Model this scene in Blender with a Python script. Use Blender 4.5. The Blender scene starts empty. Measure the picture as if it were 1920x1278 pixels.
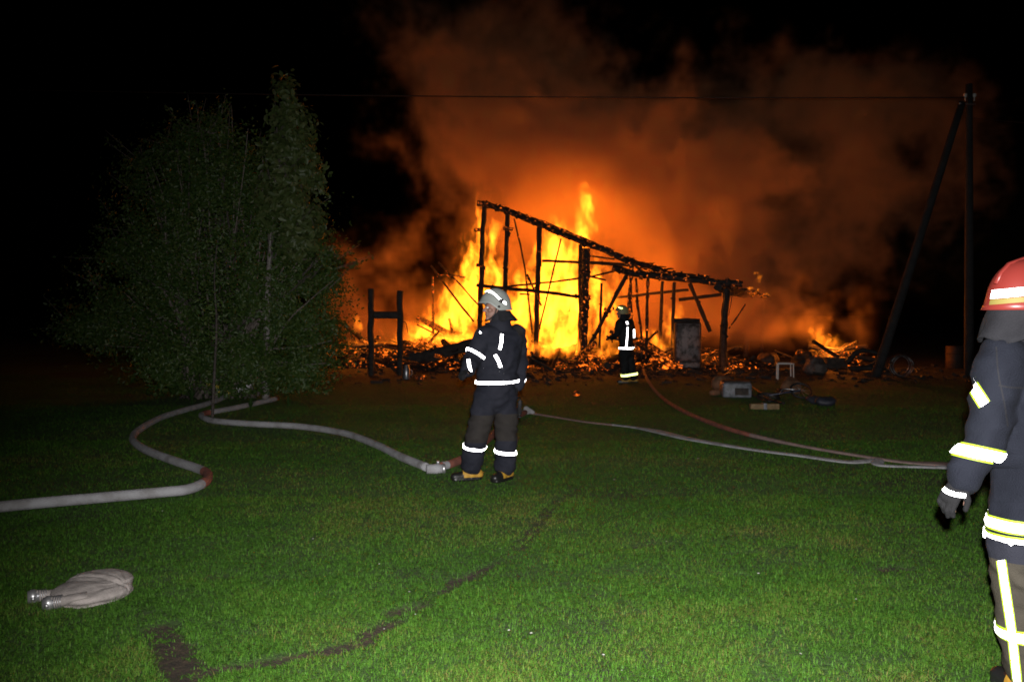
import bpy, bmesh, math, random
import numpy as np
from mathutils import Vector, Matrix, noise as mn
from mathutils.bvhtree import BVHTree

random.seed(7)
RNG = np.random.default_rng(7)
sc = bpy.context.scene
C = sc.collection
R = math.radians

# ------------------------------------------------------------------ camera
CAM = Vector((0.0, 0.0, 1.65))
FPX = 1662.8                                   # focal length in photo pixels (1920 wide)
PITCH = math.atan((639 - 589) / FPX)
cd = bpy.data.cameras.new('camera'); cam = bpy.data.objects.new('camera', cd); C.objects.link(cam)
cam.location = CAM; cam.rotation_euler = (R(90) - PITCH, 0, 0)
cd.angle = R(60); cd.clip_start = 0.05; cd.clip_end = 3000
sc.camera = cam
# ------------------------------------------------------------------ night sky
w = bpy.data.worlds.new('World'); sc.world = w; w.use_nodes = True
wn = w.node_tree
sky = wn.nodes.new('ShaderNodeTexSky'); sky.sky_type = 'NISHITA'; sky.sun_disc = False
sky.sun_elevation = R(-9); sky.sun_rotation = R(20)
wn.links.new(sky.outputs[0], wn.nodes['Background'].inputs[0])
wn.nodes['Background'].inputs[1].default_value = 0.05
# ------------------------------------------------------------------ the photographer's flash, a hand above the lens
fl = bpy.data.lights.new('camera_flash', 'SPOT'); fo = bpy.data.objects.new('camera_flash', fl); C.objects.link(fo)
fl.energy = 3400; fl.color = (1.0, 0.97, 0.95); fl.spot_size = R(86); fl.spot_blend = 1.0; fl.shadow_soft_size = 0.025
fo.location = CAM + Vector((0.03, 0.0, 0.12)); fo.rotation_euler = (R(90) - PITCH - R(7), 0, R(-6))
# ------------------------------------------------------------------ exposure, render settings
vs = sc.view_settings
vs.view_transform = 'Standard'; vs.look = 'None'; vs.exposure = 0; vs.gamma = 1
cy = sc.cycles
cy.use_denoising = True; cy.filter_width = 1.75
cy.max_bounces = 4; cy.diffuse_bounces = 2; cy.glossy_bounces = 2; cy.transmission_bounces = 2
cy.volume_bounces = 2; cy.transparent_max_bounces = 24
cy.sample_clamp_indirect = 3.0
cy.volume_step_rate = 1.5; cy.volume_max_steps = 256
FIRE = (1.0, 0.225, 0.010)

# ------------------------------------------------------------------ picture geometry -> places in the world
_f = Vector((0, math.cos(PITCH), -math.sin(PITCH))); _u = Vector((0, math.sin(PITCH), math.cos(PITCH)))
def ray(px, py): return Vector((1, 0, 0)) * ((px - 960) / FPX) + _u * (-(py - 639) / FPX) + _f
def at(px, py, Y):
    d = ray(px, py); return CAM + d * (Y / d.y)
def ground(px, py, z=0.0):
    d = ray(px, py); return CAM + d * ((z - CAM.z) / d.z)
E0 = at(1358, 600, 26.0); E0.z = 0
FU = Vector((-0.95, 0.31, 0)).normalized(); FN = Vector((0.31, 0.95, 0)).normalized()
def fac(px, py, off=0.0):                       # a point on the house's front, or on a plane behind it
    d = ray(px, py); p = E0 + FN * off
    return CAM + d * ((p - CAM).dot(FN) / d.dot(FN))

# ------------------------------------------------------------------ node helpers (work in shader and geometry trees)
class NT:
    def __init__(s, tree): s.t = tree; s.n = tree.nodes; s.l = tree.links
    def put(s, sock, v):
        if hasattr(v, 'is_output'): s.l.new(v, sock)
        else: sock.default_value = v
    def m(s, op, a, b=0.0, c=None, clamp=False):
        n = s.n.new('ShaderNodeMath'); n.operation = op; n.use_clamp = clamp
        s.put(n.inputs[0], a); s.put(n.inputs[1], b)
        if c is not None: s.put(n.inputs[2], c)
        return n.outputs[0]
    def v(s, op, a, b=None, scale=None):
        n = s.n.new('ShaderNodeVectorMath'); n.operation = op
        s.put(n.inputs[0], a)
        if b is not None: s.put(n.inputs[1], b)
        if scale is not None: s.put(n.inputs['Scale'], scale)
        return n.outputs['Value'] if op in ('LENGTH', 'DOT_PRODUCT', 'DISTANCE') else n.outputs['Vector']
    def noise(s, vec, scale, detail=4, rough=0.55, dist=0.0, color=False):
        n = s.n.new('ShaderNodeTexNoise'); n.inputs['Scale'].default_value = scale
        n.inputs['Detail'].default_value = detail; n.inputs['Roughness'].default_value = rough; n.inputs['Distortion'].default_value = dist
        if vec is not None: s.l.new(vec, n.inputs['Vector'])
        return n.outputs[1] if color else n.outputs[0]
    def mr(s, x, a, b, c=0.0, d=1.0, kind='SMOOTHSTEP'):
        n = s.n.new('ShaderNodeMapRange'); n.interpolation_type = kind
        for i, q in enumerate((x, a, b, c, d)): s.put(n.inputs[i], q)
        return n.outputs[0]
    def mix(s, f, a, b):
        n = s.n.new('ShaderNodeMix'); n.data_type = 'RGBA'
        s.put(n.inputs[0], f)
        for k, q in ((6, a), (7, b)):
            s.put(n.inputs[k], q if hasattr(q, 'is_output') else (*q, 1.0))
        return n.outputs[2]

MATS = {}
def mat(name, col=None, rough=0.7, col2=None, nscale=6.0, bump=0.0, bscale=40.0, metal=0.0, spec=0.5, contrast=(0.35, 0.65), detail=5, glow=None):
    """Principled material; col / col2 mixed by a world-space noise; glow = (scale, lo, hi, strength) for live embers."""
    if name in MATS: return MATS[name]
    M = bpy.data.materials.new(name); M.use_nodes = True; t = NT(M.node_tree); b = M.node_tree.nodes['Principled BSDF']
    b.inputs['Roughness'].default_value = rough; b.inputs['Metallic'].default_value = metal; b.inputs['Specular IOR Level'].default_value = spec
    g = t.n.new('ShaderNodeNewGeometry').outputs['Position']
    if col2 is not None:
        f = t.mr(t.noise(g, nscale, detail, 0.6), contrast[0], contrast[1])
        t.l.new(t.mix(f, col, col2), b.inputs['Base Color'])
    else: b.inputs['Base Color'].default_value = (*col, 1)
    if bump:
        bn = t.n.new('ShaderNodeBump'); bn.inputs['Strength'].default_value = bump; bn.inputs['Distance'].default_value = 0.02
        t.l.new(t.noise(g, bscale, 4, 0.6), bn.inputs['Height']); t.l.new(bn.outputs[0], b.inputs['Normal'])
    if glow:
        e = t.mr(t.noise(g, glow[0], 5, 0.65), glow[1], glow[2])
        e = t.m('MULTIPLY', t.m('MULTIPLY', e, e), glow[3])
        b.inputs['Emission Color'].default_value = (1.0, .165, .010, 1); t.l.new(e, b.inputs['Emission Strength'])
    MATS[name] = M
    return M

def retro_mat(name, col, gain):
    """Beaded reflective tape: sends light back the way it came, plus a dull grey scatter."""
    M = bpy.data.materials.new(name); M.use_nodes = True; t = NT(M.node_tree); b = M.node_tree.nodes['Principled BSDF']
    b.inputs['Base Color'].default_value = (0.45, 0.46, 0.48, 1); b.inputs['Roughness'].default_value = 0.5
    gl = t.n.new('ShaderNodeBsdfAnisotropic'); gl.distribution = 'GGX'; gl.inputs['Color'].default_value = (*[c * gain for c in col], 1)
    gl.inputs['Roughness'].default_value = 0.3
    t.l.new(t.n.new('ShaderNodeNewGeometry').outputs['Incoming'], gl.inputs['Normal'])
    ad = t.n.new('ShaderNodeAddShader'); t.l.new(b.outputs[0], ad.inputs[0]); t.l.new(gl.outputs[0], ad.inputs[1])
    t.l.new(ad.outputs[0], t.n['Material Output'].inputs['Surface'])
    MATS[name] = M
    return M

# ------------------------------------------------------------------ object helpers
WL = {}                                        # world origin of every object that parents something
def tag(o, label=None, cat=None, group=None, kind=None):
    for k, v in (('label', label), ('category', cat), ('group', group), ('kind', kind)):
        if v: o[k] = v
    return o
def empty(name, loc, label, cat, group=None):
    o = bpy.data.objects.new(name, None); C.objects.link(o); o.location = loc; WL[o] = Vector(loc); o.empty_display_size = 0.1
    return tag(o, label, cat, group)
def mesh(verts, faces, smooth=True, mats=None):
    me = bpy.data.meshes.new('mesh'); me.from_pydata([tuple(v) for v in verts], [], faces); me.update()
    if smooth: me.polygons.foreach_set('use_smooth', [True] * len(me.polygons))
    return me
def put(name, me, material, parent=None, origin=None):
    """Link a mesh whose vertices are in world space; the vertices are shifted to the parent's or the given origin."""
    me.name = name
    o = bpy.data.objects.new(name, me); C.objects.link(o)
    for m in (material if isinstance(material, (list, tuple)) else [material]): me.materials.append(m)
    if parent is not None:
        me.transform(Matrix.Translation(-WL[parent])); o.parent = parent; WL[o] = WL[parent]
    else:
        g = Vector(origin) if origin is not None else Vector((0, 0, 0))
        me.transform(Matrix.Translation(-g)); o.location = g; WL[o] = g
    return o
def frame(d, ref=Vector((0, 0, 1))):
    d = d.normalized(); a = ref - d * ref.dot(d)
    if a.length < 1e-4: a = Vector((1, 0, 0)) - d * d.x
    a.normalize(); return d, a, d.cross(a)
def catmull(P, n):
    P = [Vector(p) for p in P]; P = [P[0] * 2 - P[1]] + P + [P[-1] * 2 - P[-2]]; out = []
    for i in range(1, len(P) - 2):
        for k in range(n):
            t = k / n; a, b, c, d = P[i - 1:i + 3]
            out.append(0.5 * ((2 * b) + (c - a) * t + (2 * a - 5 * b + 4 * c - d) * t * t + (3 * b - a - 3 * c + d) * t ** 3))
    out.append(P[-2]); return out
def sweep(pts, rads, n=10, ref=Vector((0, 0, 1)), jit=0.0, cap=True, square=False):
    """Closed tube along pts; rads: (ra, rb) per point (ra along ref)."""
    V, Fc = [], []
    for i, p in enumerate(pts):
        d = (pts[min(i + 1, len(pts) - 1)] - pts[max(i - 1, 0)]); d, a, b = frame(d, ref)
        ra, rb = rads[i] if isinstance(rads[i], tuple) else (rads[i], rads[i])
        for k in range(n):
            th = 2 * math.pi * (k + 0.5) / n; cx, sx = math.cos(th), math.sin(th)
            if square:
                q = max(abs(cx), abs(sx)); cx, sx = cx / q, sx / q
            j = 1 + (random.uniform(-jit, jit) if jit else 0)
            V.append(p + a * (ra * cx * j) + b * (rb * sx * j))
    m = len(pts)
    for i in range(m - 1):
        for k in range(n):
            Fc.append((i * n + k, i * n + (k + 1) % n, (i + 1) * n + (k + 1) % n, (i + 1) * n + k))
    if cap:
        Fc.append(tuple(range(n - 1, -1, -1))); Fc.append(tuple((m - 1) * n + k for k in range(n)))
    return V, Fc
def join(*vf):
    V, Fc = [], []
    for v, f in vf:
        o = len(V); V += list(v); Fc += [tuple(i + o for i in q) for q in f]
    return V, Fc
def boxvf(c, s, rz=0.0, rot=None):
    Mx = Matrix.Translation(Vector(c)) @ (rot.to_4x4() if rot is not None else Matrix.Rotation(rz, 4, 'Z'))
    V = [Mx @ Vector((x * s[0] / 2, y * s[1] / 2, z * s[2] / 2)) for x in (-1, 1) for y in (-1, 1) for z in (-1, 1)]
    return V, [(0, 1, 3, 2), (4, 6, 7, 5), (0, 4, 5, 1), (2, 3, 7, 6), (0, 2, 6, 4), (1, 5, 7, 3)]
def bevelled(vf, w=0.02, seg=2, smooth=True):
    bm = bmesh.new(); vs_ = [bm.verts.new(v) for v in vf[0]]
    for f in vf[1]: bm.faces.new([vs_[i] for i in f])
    bmesh.ops.bevel(bm, geom=bm.edges[:], offset=w, segments=seg, affect='EDGES', profile=0.5)
    bmesh.ops.recalc_face_normals(bm, faces=bm.faces)
    me = bpy.data.meshes.new('mesh'); bm.to_mesh(me); bm.free()
    if smooth: me.polygons.foreach_set('use_smooth', [True] * len(me.polygons))
    return me
def capsule(p0, p1, r0, r1, ref=Vector((1, 0, 0)), flat=1.0, n=16):
    """Tapered capsule; flat = thickness across ref / radius along ref."""
    p0, p1 = Vector(p0), Vector(p1); d = (p1 - p0)
    if d.length < 1e-6: d = Vector((0, 0, 1e-4))
    dn = d.normalized(); pts, rr = [], []
    for k in (80, 55, 28): pts.append(p0 - dn * r0 * flat ** 0.5 * math.sin(R(k))); rr.append(r0 * math.cos(R(k)))
    for k in range(5): t = k / 4; pts.append(p0 + d * t); rr.append(r0 + (r1 - r0) * t)
    for k in (28, 55, 80): pts.append(p1 + dn * r1 * flat ** 0.5 * math.sin(R(k))); rr.append(r1 * math.cos(R(k)))
    return sweep(pts, [(r, r * flat) for r in rr], n, ref)
def ellipsoid(c, rx, ry, rz, yaw=0.0, n=16):
    V, Fc = [], []; m = 10; Mz = Matrix.Rotation(yaw, 3, 'Z'); c = Vector(c)
    for i in range(1, m):
        ph = math.pi * i / m
        for k in range(n):
            th = 2 * math.pi * k / n
            V.append(c + Mz @ Vector((rx * math.sin(ph) * math.cos(th), ry * math.sin(ph) * math.sin(th), rz * math.cos(ph))))
    for i in range(m - 2):
        for k in range(n): Fc.append((i * n + k, (i + 1) * n + k, (i + 1) * n + (k + 1) % n, i * n + (k + 1) % n))
    Fc.append(tuple(range(n))); Fc.append(tuple((m - 2) * n + k for k in range(n - 1, -1, -1)))
    return V, Fc
def fuse(prims, voxel, smooth=4, wr=0.0, wfreq=6.0, aniso=(1, 1, 0.35)):
    """Union of overlapping shells as one continuous skin, smoothed, with cloth wrinkles."""
    V, Fc = join(*prims); me = mesh(V, Fc); o = bpy.data.objects.new('tmp', me); C.objects.link(o)
    md = o.modifiers.new('r', 'REMESH'); md.mode = 'VOXEL'; md.voxel_size = voxel; md.use_smooth_shade = True
    s = o.modifiers.new('s', 'SMOOTH'); s.factor = 0.5; s.iterations = smooth
    dg = bpy.context.evaluated_depsgraph_get(); out = bpy.data.meshes.new_from_object(o.evaluated_get(dg))
    bpy.data.objects.remove(o); bpy.data.meshes.remove(me)
    if wr:
        n = len(out.vertices); co = np.empty(n * 3, 'f'); no = np.empty(n * 3, 'f')
        out.vertices.foreach_get('co', co); out.vertices.foreach_get('normal', no); co = co.reshape(-1, 3); no = no.reshape(-1, 3)
        disp = np.empty(n, 'f')
        for i in range(n):
            p = Vector((co[i, 0] * wfreq * aniso[0], co[i, 1] * wfreq * aniso[1], co[i, 2] * wfreq / aniso[2] * 0.5))
            a = mn.noise(p + Vector((0, 0, 0.6)) * mn.noise(p * 0.5)); disp[i] = (1 - abs(a) * 2.2) * wr + mn.noise(p * 2.3) * wr * 0.4
        co += no * disp[:, None]; out.vertices.foreach_set('co', co.ravel()); out.update()
    out.polygons.foreach_set('use_smooth', [True] * len(out.polygons))
    return out
def bvh(me): return BVHTree.FromPolygons([v.co.copy() for v in me.vertices], [tuple(p.vertices) for p in me.polygons])
def ring_band(tree, c, axis, width, ref=Vector((1, 0, 0)), a0=0.0, a1=360.0, lift=0.006, n=40, sag=0.0, maxd=.15):
    """A strip of tape wrapped round a limb: points found by looking out from the limb's axis to the cloth."""
    d, a, b = frame(Vector(axis), ref); V, Fc = [], []; c = Vector(c)
    bad = set(); full = abs(a1 - a0) >= 359; m = n if full else n + 1
    for k in range(m):
        th = R(a0 + (a1 - a0) * k / n); o = a * math.cos(th) + b * math.sin(th)
        for j, q in enumerate((-0.5, 0.0, 0.5)):
            p = c + d * (q * width + sag * math.cos(th)); h = tree.ray_cast(p, o, 0.6)
            if h[0] is None or h[3] > maxd: bad.add(k)
            V.append((h[0] if h[0] is not None else p + o * 0.1) + o * lift)
    runs = [[]]
    for k in (range(2 * m) if full and bad else range(m if full else m - 1)):
        k, k2 = k % m, (k + 1) % m
        if k in bad or k2 in bad:
            if runs[-1]: runs.append([])
        elif len(runs[-1]) < m: runs[-1].append((k, k2))
    for k, k2 in max(runs, key=len):
        for j in (0, 1): Fc.append((k * 3 + j, k2 * 3 + j, k2 * 3 + j + 1, k * 3 + j + 1))
    used = sorted({i for f in Fc for i in f}); new = {o: i for i, o in enumerate(used)}
    return [V[i] for i in used], [tuple(new[i] for i in f) for f in Fc]
def ribbon(tree, pix, wpx, lift=0.007, n=10):
    """A strip of tape laid on the cloth along a path, seen from the front."""
    P = catmull([Vector((x, y, 0)) for x, y in pix], n) if len(pix) > 2 else [Vector((*pix[0], 0)).lerp(Vector((*pix[1], 0)), k / n) for k in range(n + 1)]
    V, Fc, last = [], [], None
    for i, p in enumerate(P):
        d = (P[min(i + 1, len(P) - 1)] - P[max(i - 1, 0)]).normalized(); s = Vector((-d.y, d.x, 0))
        for q in (-0.5, 0.0, 0.5):
            x = p + s * (q * wpx); r = ray(x.x, x.y).normalized(); h = tree.ray_cast(CAM, r)
            if h[0] is None:
                g = tree.find_nearest(last if last is not None else at(x.x, x.y, 9)); pt = g[0]
            else: pt = h[0]; last = pt
            V.append(pt - r * lift)
    for i in range(len(P) - 1):
        for j in (0, 1): Fc.append((i * 3 + j, i * 3 + j + 1, (i + 1) * 3 + j + 1, (i + 1) * 3 + j))
    return V, Fc

# ================================================================== GROUND
RUTS = [  # (pixel a, pixel b, half width m, bareness)
    ((262, 1148), (300, 1185), .09, .8), ((300, 1180), (330, 1225), .13, 1), ((325, 1220), (350, 1275), .15, 1.1),
    ((390, 1262), (520, 1245), .08, .75), ((500, 1243), (620, 1225), .08, .85), ((620, 1220), (680, 1205), .10, 1.0), ((660, 1205), (740, 1165), .09, .75),
    ((730, 1150), (800, 1135), .09, .85), ((850, 1090), (885, 1085), .08, .9), ((800, 1128), (850, 1098), .07, .75), ((885, 1080), (960, 1045), .09, .7), ((960, 1040), (1030, 960), .11, .65),
    ((1030, 955), (1090, 905), .12, .6), ((1190, 1028), (1225, 1022), .10, .6), ((1365, 1042), (1410, 1038), .08, .8), ((1655, 1068), (1700, 1066), .09, .8),
    ((560, 1055), (720, 1045), .06, .5), ((720, 1035), (755, 1032), .08, .6), ((255, 1070), (305, 1072), .06, .6), ((800, 1205), (1000, 1190), .05, .45), ((1000, 1190), (1180, 1190), .05, .35)]
RUT_W = [(ground(*a), ground(*b), hw * .62, s) for a, b, hw, s in RUTS]
def vnoise(X, Y, s, seed):
    """Cheap tiling value noise for arrays."""
    g = np.random.default_rng(seed).random((64, 64)); x, y = X * s, Y * s
    xi, yi = np.floor(x).astype(int), np.floor(y).astype(int); fx, fy = x - xi, y - yi
    fx = fx * fx * (3 - 2 * fx); fy = fy * fy * (3 - 2 * fy)
    q = lambda i, j: g[(xi + i) % 64, (yi + j) % 64]
    return (q(0, 0) * (1 - fx) + q(1, 0) * fx) * (1 - fy) + (q(0, 1) * (1 - fx) + q(1, 1) * fx) * fy
def bare(X, Y):
    """How bare the turf is (0..1+) at arrays X, Y: wheel ruts, worn spots and the trampled strip by the fire."""
    out = np.zeros_like(X)
    for a, b, hw, s in RUT_W:
        dx, dy = b.x - a.x, b.y - a.y; L2 = dx * dx + dy * dy + 1e-6
        t = np.clip(((X - a.x) * dx + (Y - a.y) * dy) / L2, 0, 1)
        d = np.hypot(X - a.x - t * dx, Y - a.y - t * dy)
        out = np.maximum(out, s * np.clip(1.5 - d / hw, 0, 1) * (1 if s >= .95 else np.clip((vnoise(X, Y, 2.6, 23) - .20) * 2.6, .30, 1.1)))
    return out * np.clip(.08 + 1.35 * vnoise(X, Y, 3.1, 21) + .5 * (vnoise(X, Y, 11, 22) - .5), .2, 1.15)
def zground(X, Y):
    b = np.clip(bare(X, Y), 0, 1)
    return -0.025 * b + (vnoise(X, Y, 14, 3) - .5) * .035 * b + (vnoise(X, Y, .8, 4) - .5) * .03

xs = np.concatenate([-np.geomspace(700, 7.2, 26), np.arange(-7, 7.01, 0.065), np.geomspace(7.2, 700, 26)])
ys = np.concatenate([[-60, -20, -5, 0, 2], np.arange(3.2, 13, 0.065), np.geomspace(13.1, 900, 60)])
GX, GY = np.meshgrid(xs, ys); gx, gy = GX.ravel(), GY.ravel()
gz = zground(gx, gy)
nx, ny = len(xs), len(ys)
idx = np.arange(nx * ny).reshape(ny, nx)
gf = np.stack([idx[:-1, :-1], idx[:-1, 1:], idx[1:, 1:], idx[1:, :-1]], -1).reshape(-1, 4)
gme = mesh(np.stack([gx, gy, gz], 1), [tuple(map(int, q)) for q in gf])
at_ = gme.attributes.new('soil', 'FLOAT', 'POINT'); at_.data.foreach_set('value', np.clip(bare(gx, gy), 0, 1).astype('f'))
GM = bpy.data.materials.new('turf_soil'); GM.use_nodes = True; t = NT(GM.node_tree); gb = t.n['Principled BSDF']; gb.inputs['Roughness'].default_value = 0.9
pos = t.n.new('ShaderNodeNewGeometry').outputs['Position']
a_ = t.n.new('ShaderNodeAttribute'); a_.attribute_name = 'soil'
soil = t.mix(t.mr(t.noise(pos, 18, 6, .65), .35, .65), (.060, .038, .020), (.026, .018, .009))
turf = t.mix(t.mr(t.noise(pos, 7, 7, .7), .35, .65), (.052, .120, .015), (.036, .075, .011))
turf = t.mix(t.mr(t.noise(pos, .35, 3, .5), .45, .7), turf, (.034, .040, .012))
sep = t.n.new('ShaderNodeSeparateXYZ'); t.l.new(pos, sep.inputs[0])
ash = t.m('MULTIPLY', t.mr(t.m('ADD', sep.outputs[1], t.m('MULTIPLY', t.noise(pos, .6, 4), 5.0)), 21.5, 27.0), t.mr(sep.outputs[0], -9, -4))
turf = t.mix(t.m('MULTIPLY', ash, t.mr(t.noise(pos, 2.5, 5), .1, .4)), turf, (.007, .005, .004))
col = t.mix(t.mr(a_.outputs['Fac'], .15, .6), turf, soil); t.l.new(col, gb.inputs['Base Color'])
bn = t.n.new('ShaderNodeBump'); bn.inputs['Strength'].default_value = .9; bn.inputs['Distance'].default_value = .05
t.l.new(t.noise(pos, 22, 6, .7), bn.inputs['Height']); t.l.new(bn.outputs[0], gb.inputs['Normal'])
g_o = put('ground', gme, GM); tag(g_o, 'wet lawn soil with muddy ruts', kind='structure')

# ------------------------------------------------------------------ grass: every blade a bent strip
def make_grass():
    pts = []
    for d0, d1, dens in ((3.6, 5.5, 15000), (5.5, 8, 8500), (8, 11.5, 3600), (11.5, 16, 1300), (16, 24, 400)):
        wmax = .64 * d1 + .3; n = int(2 * wmax * (d1 - d0) * dens)
        X = RNG.uniform(-wmax, wmax, n); Y = RNG.uniform(d0, d1, n); k = np.abs(X) < .62 * Y + .25
        pts.append(np.stack([X[k], Y[k], np.full(k.sum(), d0)], 1))
    P = np.concatenate(pts); X, Y, D = P.T
    b = bare(X, Y); edge = vnoise(X, Y, 9, 11) * .55 + vnoise(X, Y, 30, 12) * .45 + RNG.random(len(X)) * .35
    clump = vnoise(X, Y, 2.2, 13) * .5 + vnoise(X, Y, 6, 14) * .5
    keep = ((b < edge * 1.05) | (RNG.random(len(X)) < np.where(b > .8, .10, .28))) & (RNG.random(len(X)) < .30 + clump * 1.1)
    scorched = np.clip((Y - 19 + vnoise(X, Y, .5, 15) * 3) / 5, 0, 1) * (X > -7)
    keep &= RNG.random(len(X)) > scorched
    X, Y, D, clump, b = X[keep], Y[keep], D[keep], clump[keep], b[keep]; n = len(X)
    far = 1 + np.clip((Y - 6) / 14, 0, 1) * 1.1
    tall = np.where(RNG.random(n) < .02, 1.9, 1.0)
    h = (.010 + .016 * RNG.random(n) + .012 * clump) * tall * (1 - .4 * np.clip(b, 0, 1)) * (0.85 + .25 * far); wd = (.0008 + .0010 * RNG.random(n)) * far * 1.3
    th = RNG.uniform(0, 2 * np.pi, n); lean = RNG.uniform(.5, 2.4, n)
    dx, dy = np.cos(th), np.sin(th); fx, fy = -dy, dx
    Z = zground(X, Y)
    V = np.empty((n, 5, 3), 'f')
    for i, (s, q, zz, off) in enumerate(((-1, 0, 0, 1), (1, 0, 0, 1), (1, .38, .6, .8), (-1, .38, .6, .8), (0, 1, .96, 0))):
        V[:, i, 0] = X + fx * wd * s * off + dx * h * lean * q; V[:, i, 1] = Y + fy * wd * s * off + dy * h * lean * q
        V[:, i, 2] = Z - .003 + h * zz * (1 - .24 * lean * q)
    base = np.arange(n, dtype=np.int32)[:, None] * 5
    me = bpy.data.meshes.new('grass'); me.vertices.add(n * 5); me.vertices.foreach_set('co', V.ravel())
    loops = np.concatenate([base + np.array([0, 1, 2, 3]), base + np.array([3, 2, 4])], 1).ravel()
    me.loops.add(len(loops)); me.loops.foreach_set('vertex_index', loops)
    me.polygons.add(n * 2); st = (np.arange(n)[:, None] * 7 + np.array([0, 4])).ravel(); me.polygons.foreach_set('loop_start', st.astype(np.int32))
    me.update(); me.validate()
    a = me.attributes.new('tint', 'FLOAT', 'POINT'); a.data.foreach_set('value', np.repeat(np.clip(RNG.normal(.5, .22, n) + (vnoise(X, Y, .9, 16) - .5) * .6 + (vnoise(X, Y, 3.3, 17) - .5) * .5, 0, 1).astype('f'), 5))
    return me
BM = bpy.data.materials.new('grass_blade'); BM.use_nodes = True; t = NT(BM.node_tree); gb = t.n['Principled BSDF']
ta = t.n.new('ShaderNodeAttribute'); ta.attribute_name = 'tint'
rp = t.n.new('ShaderNodeValToRGB'); t.l.new(ta.outputs['Fac'], rp.inputs[0])
cr = rp.color_ramp; cr.elements[0].position = 0; cr.elements[0].color = (.040, .105, .013, 1); cr.elements[1].position = 1; cr.elements[1].color = (.14, .13, .035, 1)
for p_, c_ in ((.35, (.052, .145, .015, 1)), (.62, (.066, .165, .017, 1)), (.85, (.095, .165, .024, 1))):
    e_ = cr.elements.new(p_); e_.color = c_
t.l.new(rp.outputs[0], gb.inputs['Base Color']); gb.inputs['Roughness'].default_value = .55; gb.inputs['Specular IOR Level'].default_value = .18
go = put('grass', make_grass(), BM); tag(go, 'short wet green lawn grass', kind='stuff')
# pale specks standing in for sparkles on the wet lawn
pv = []
for px, py in [(478, 861), (1090, 852), (1070, 760), (985, 762), (640, 792), (1165, 765), (1655, 740), (1630, 828), (1485, 778), (1350, 815)] + [(random.uniform(40, 1780), 760 + 500 * random.random() ** 1.3) for _ in range(60)]:
    p = ground(px, py, .035); s = random.uniform(.003, .008) * (1 if py > 900 else 1.8); rt = Matrix.Rotation(random.uniform(0, 3), 3, 'Z') @ Matrix.Rotation(random.uniform(-.5, .5), 3, 'X')
    pv.append(([p + rt @ Vector(q) * s for q in ((-1, 0, 0), (-.3, -.8, .15), (.8, -.5, 0), (1, .3, .2), (.1, .9, 0))], [(0, 1, 2, 3, 4)]))
pe = put('pale_specks', mesh(*join(*pv)), mat('pale_speck', (.45, .45, .40), .6)); tag(pe, 'tiny pale specks scattered over the lawn', kind='stuff')

# ================================================================== SMOKE AND FLAMES (density fields baked to voxel grids)
def field_volume(name, lo, hi, vox, build, material, parent=None, shell=None):
    me = bpy.data.meshes.new(name); ob = bpy.data.objects.new(name, me); C.objects.link(ob)
    ng = bpy.data.node_groups.new(name, 'GeometryNodeTree'); ng.interface.new_socket('Geometry', in_out='OUTPUT', socket_type='NodeSocketGeometry')
    t = NT(ng); out = t.n.new('NodeGroupOutput'); vc = t.n.new('GeometryNodeVolumeCube'); sm = t.n.new('GeometryNodeSetMaterial')
    t.l.new(build(t, t.n.new('GeometryNodeInputPosition').outputs[0]), vc.inputs['Density'])
    vc.inputs['Min'].default_value = lo; vc.inputs['Max'].default_value = hi
    for a, i in (('X', 0), ('Y', 1), ('Z', 2)): vc.inputs['Resolution ' + a].default_value = max(8, int((hi[i] - lo[i]) / vox))
    sm.inputs['Material'].default_value = material; last = vc.outputs[0]
    if shell is not None:
        vm = t.n.new('GeometryNodeVolumeToMesh'); vm.inputs['Threshold'].default_value = shell; t.l.new(last, vm.inputs[0]); last = vm.outputs[0]
    t.l.new(last, sm.inputs[0]); t.l.new(sm.outputs[0], out.inputs[0])
    md = ob.modifiers.new('field', 'NODES'); md.node_group = ng
    if shell is not None:                      # keep the skin of the flames as a plain mesh
        dg = bpy.context.evaluated_depsgraph_get(); m2 = bpy.data.meshes.new_from_object(ob.evaluated_get(dg))
        bpy.data.objects.remove(ob); return put(name, m2, material, parent)
    me.materials.append(material)
    if parent is not None: ob.parent = parent; ob.matrix_parent_inverse = Matrix.Translation(-WL[parent])
    return ob
def blob_sum(t, p, blobs, soft=True):
    """Soft ellipsoids added up: blobs = (centre, radii, weight)."""
    tot = None
    for c, r, wgt in blobs:
        q = t.v('LENGTH', t.v('MULTIPLY', t.v('SUBTRACT', p, tuple(c)), tuple(1 / x for x in r)))
        e = t.m('MULTIPLY', t.mr(q, 1.0, 0.0) if soft else t.m('SUBTRACT', 1.0, q), wgt)
        tot = e if tot is None else (t.m('ADD', tot, e) if soft else t.m('MAXIMUM', tot, e))
    return tot
def vol_mat(name, scatter=None, dens=0.0, emit=None, aniso=0.0):
    M = bpy.data.materials.new(name); M.use_nodes = True; t = NT(M.node_tree); t.n.clear()
    o = t.n.new('ShaderNodeOutputMaterial'); v = t.n.new('ShaderNodeVolumePrincipled'); t.l.new(v.outputs[0], o.inputs['Volume'])
    a = t.n.new('ShaderNodeAttribute'); a.attribute_name = 'density'; v.inputs['Density Attribute'].default_value = ''
    if scatter: v.inputs['Color'].default_value = (*scatter, 1); t.l.new(t.m('MULTIPLY', a.outputs['Fac'], dens), v.inputs['Density']); v.inputs['Anisotropy'].default_value = aniso
    else: v.inputs['Density'].default_value = 0.0
    if emit: v.inputs['Emission Color'].default_value = (*FIRE, 1); t.l.new(t.m('MULTIPLY', a.outputs['Fac'], emit), v.inputs['Emission Strength'])
    return M

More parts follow.
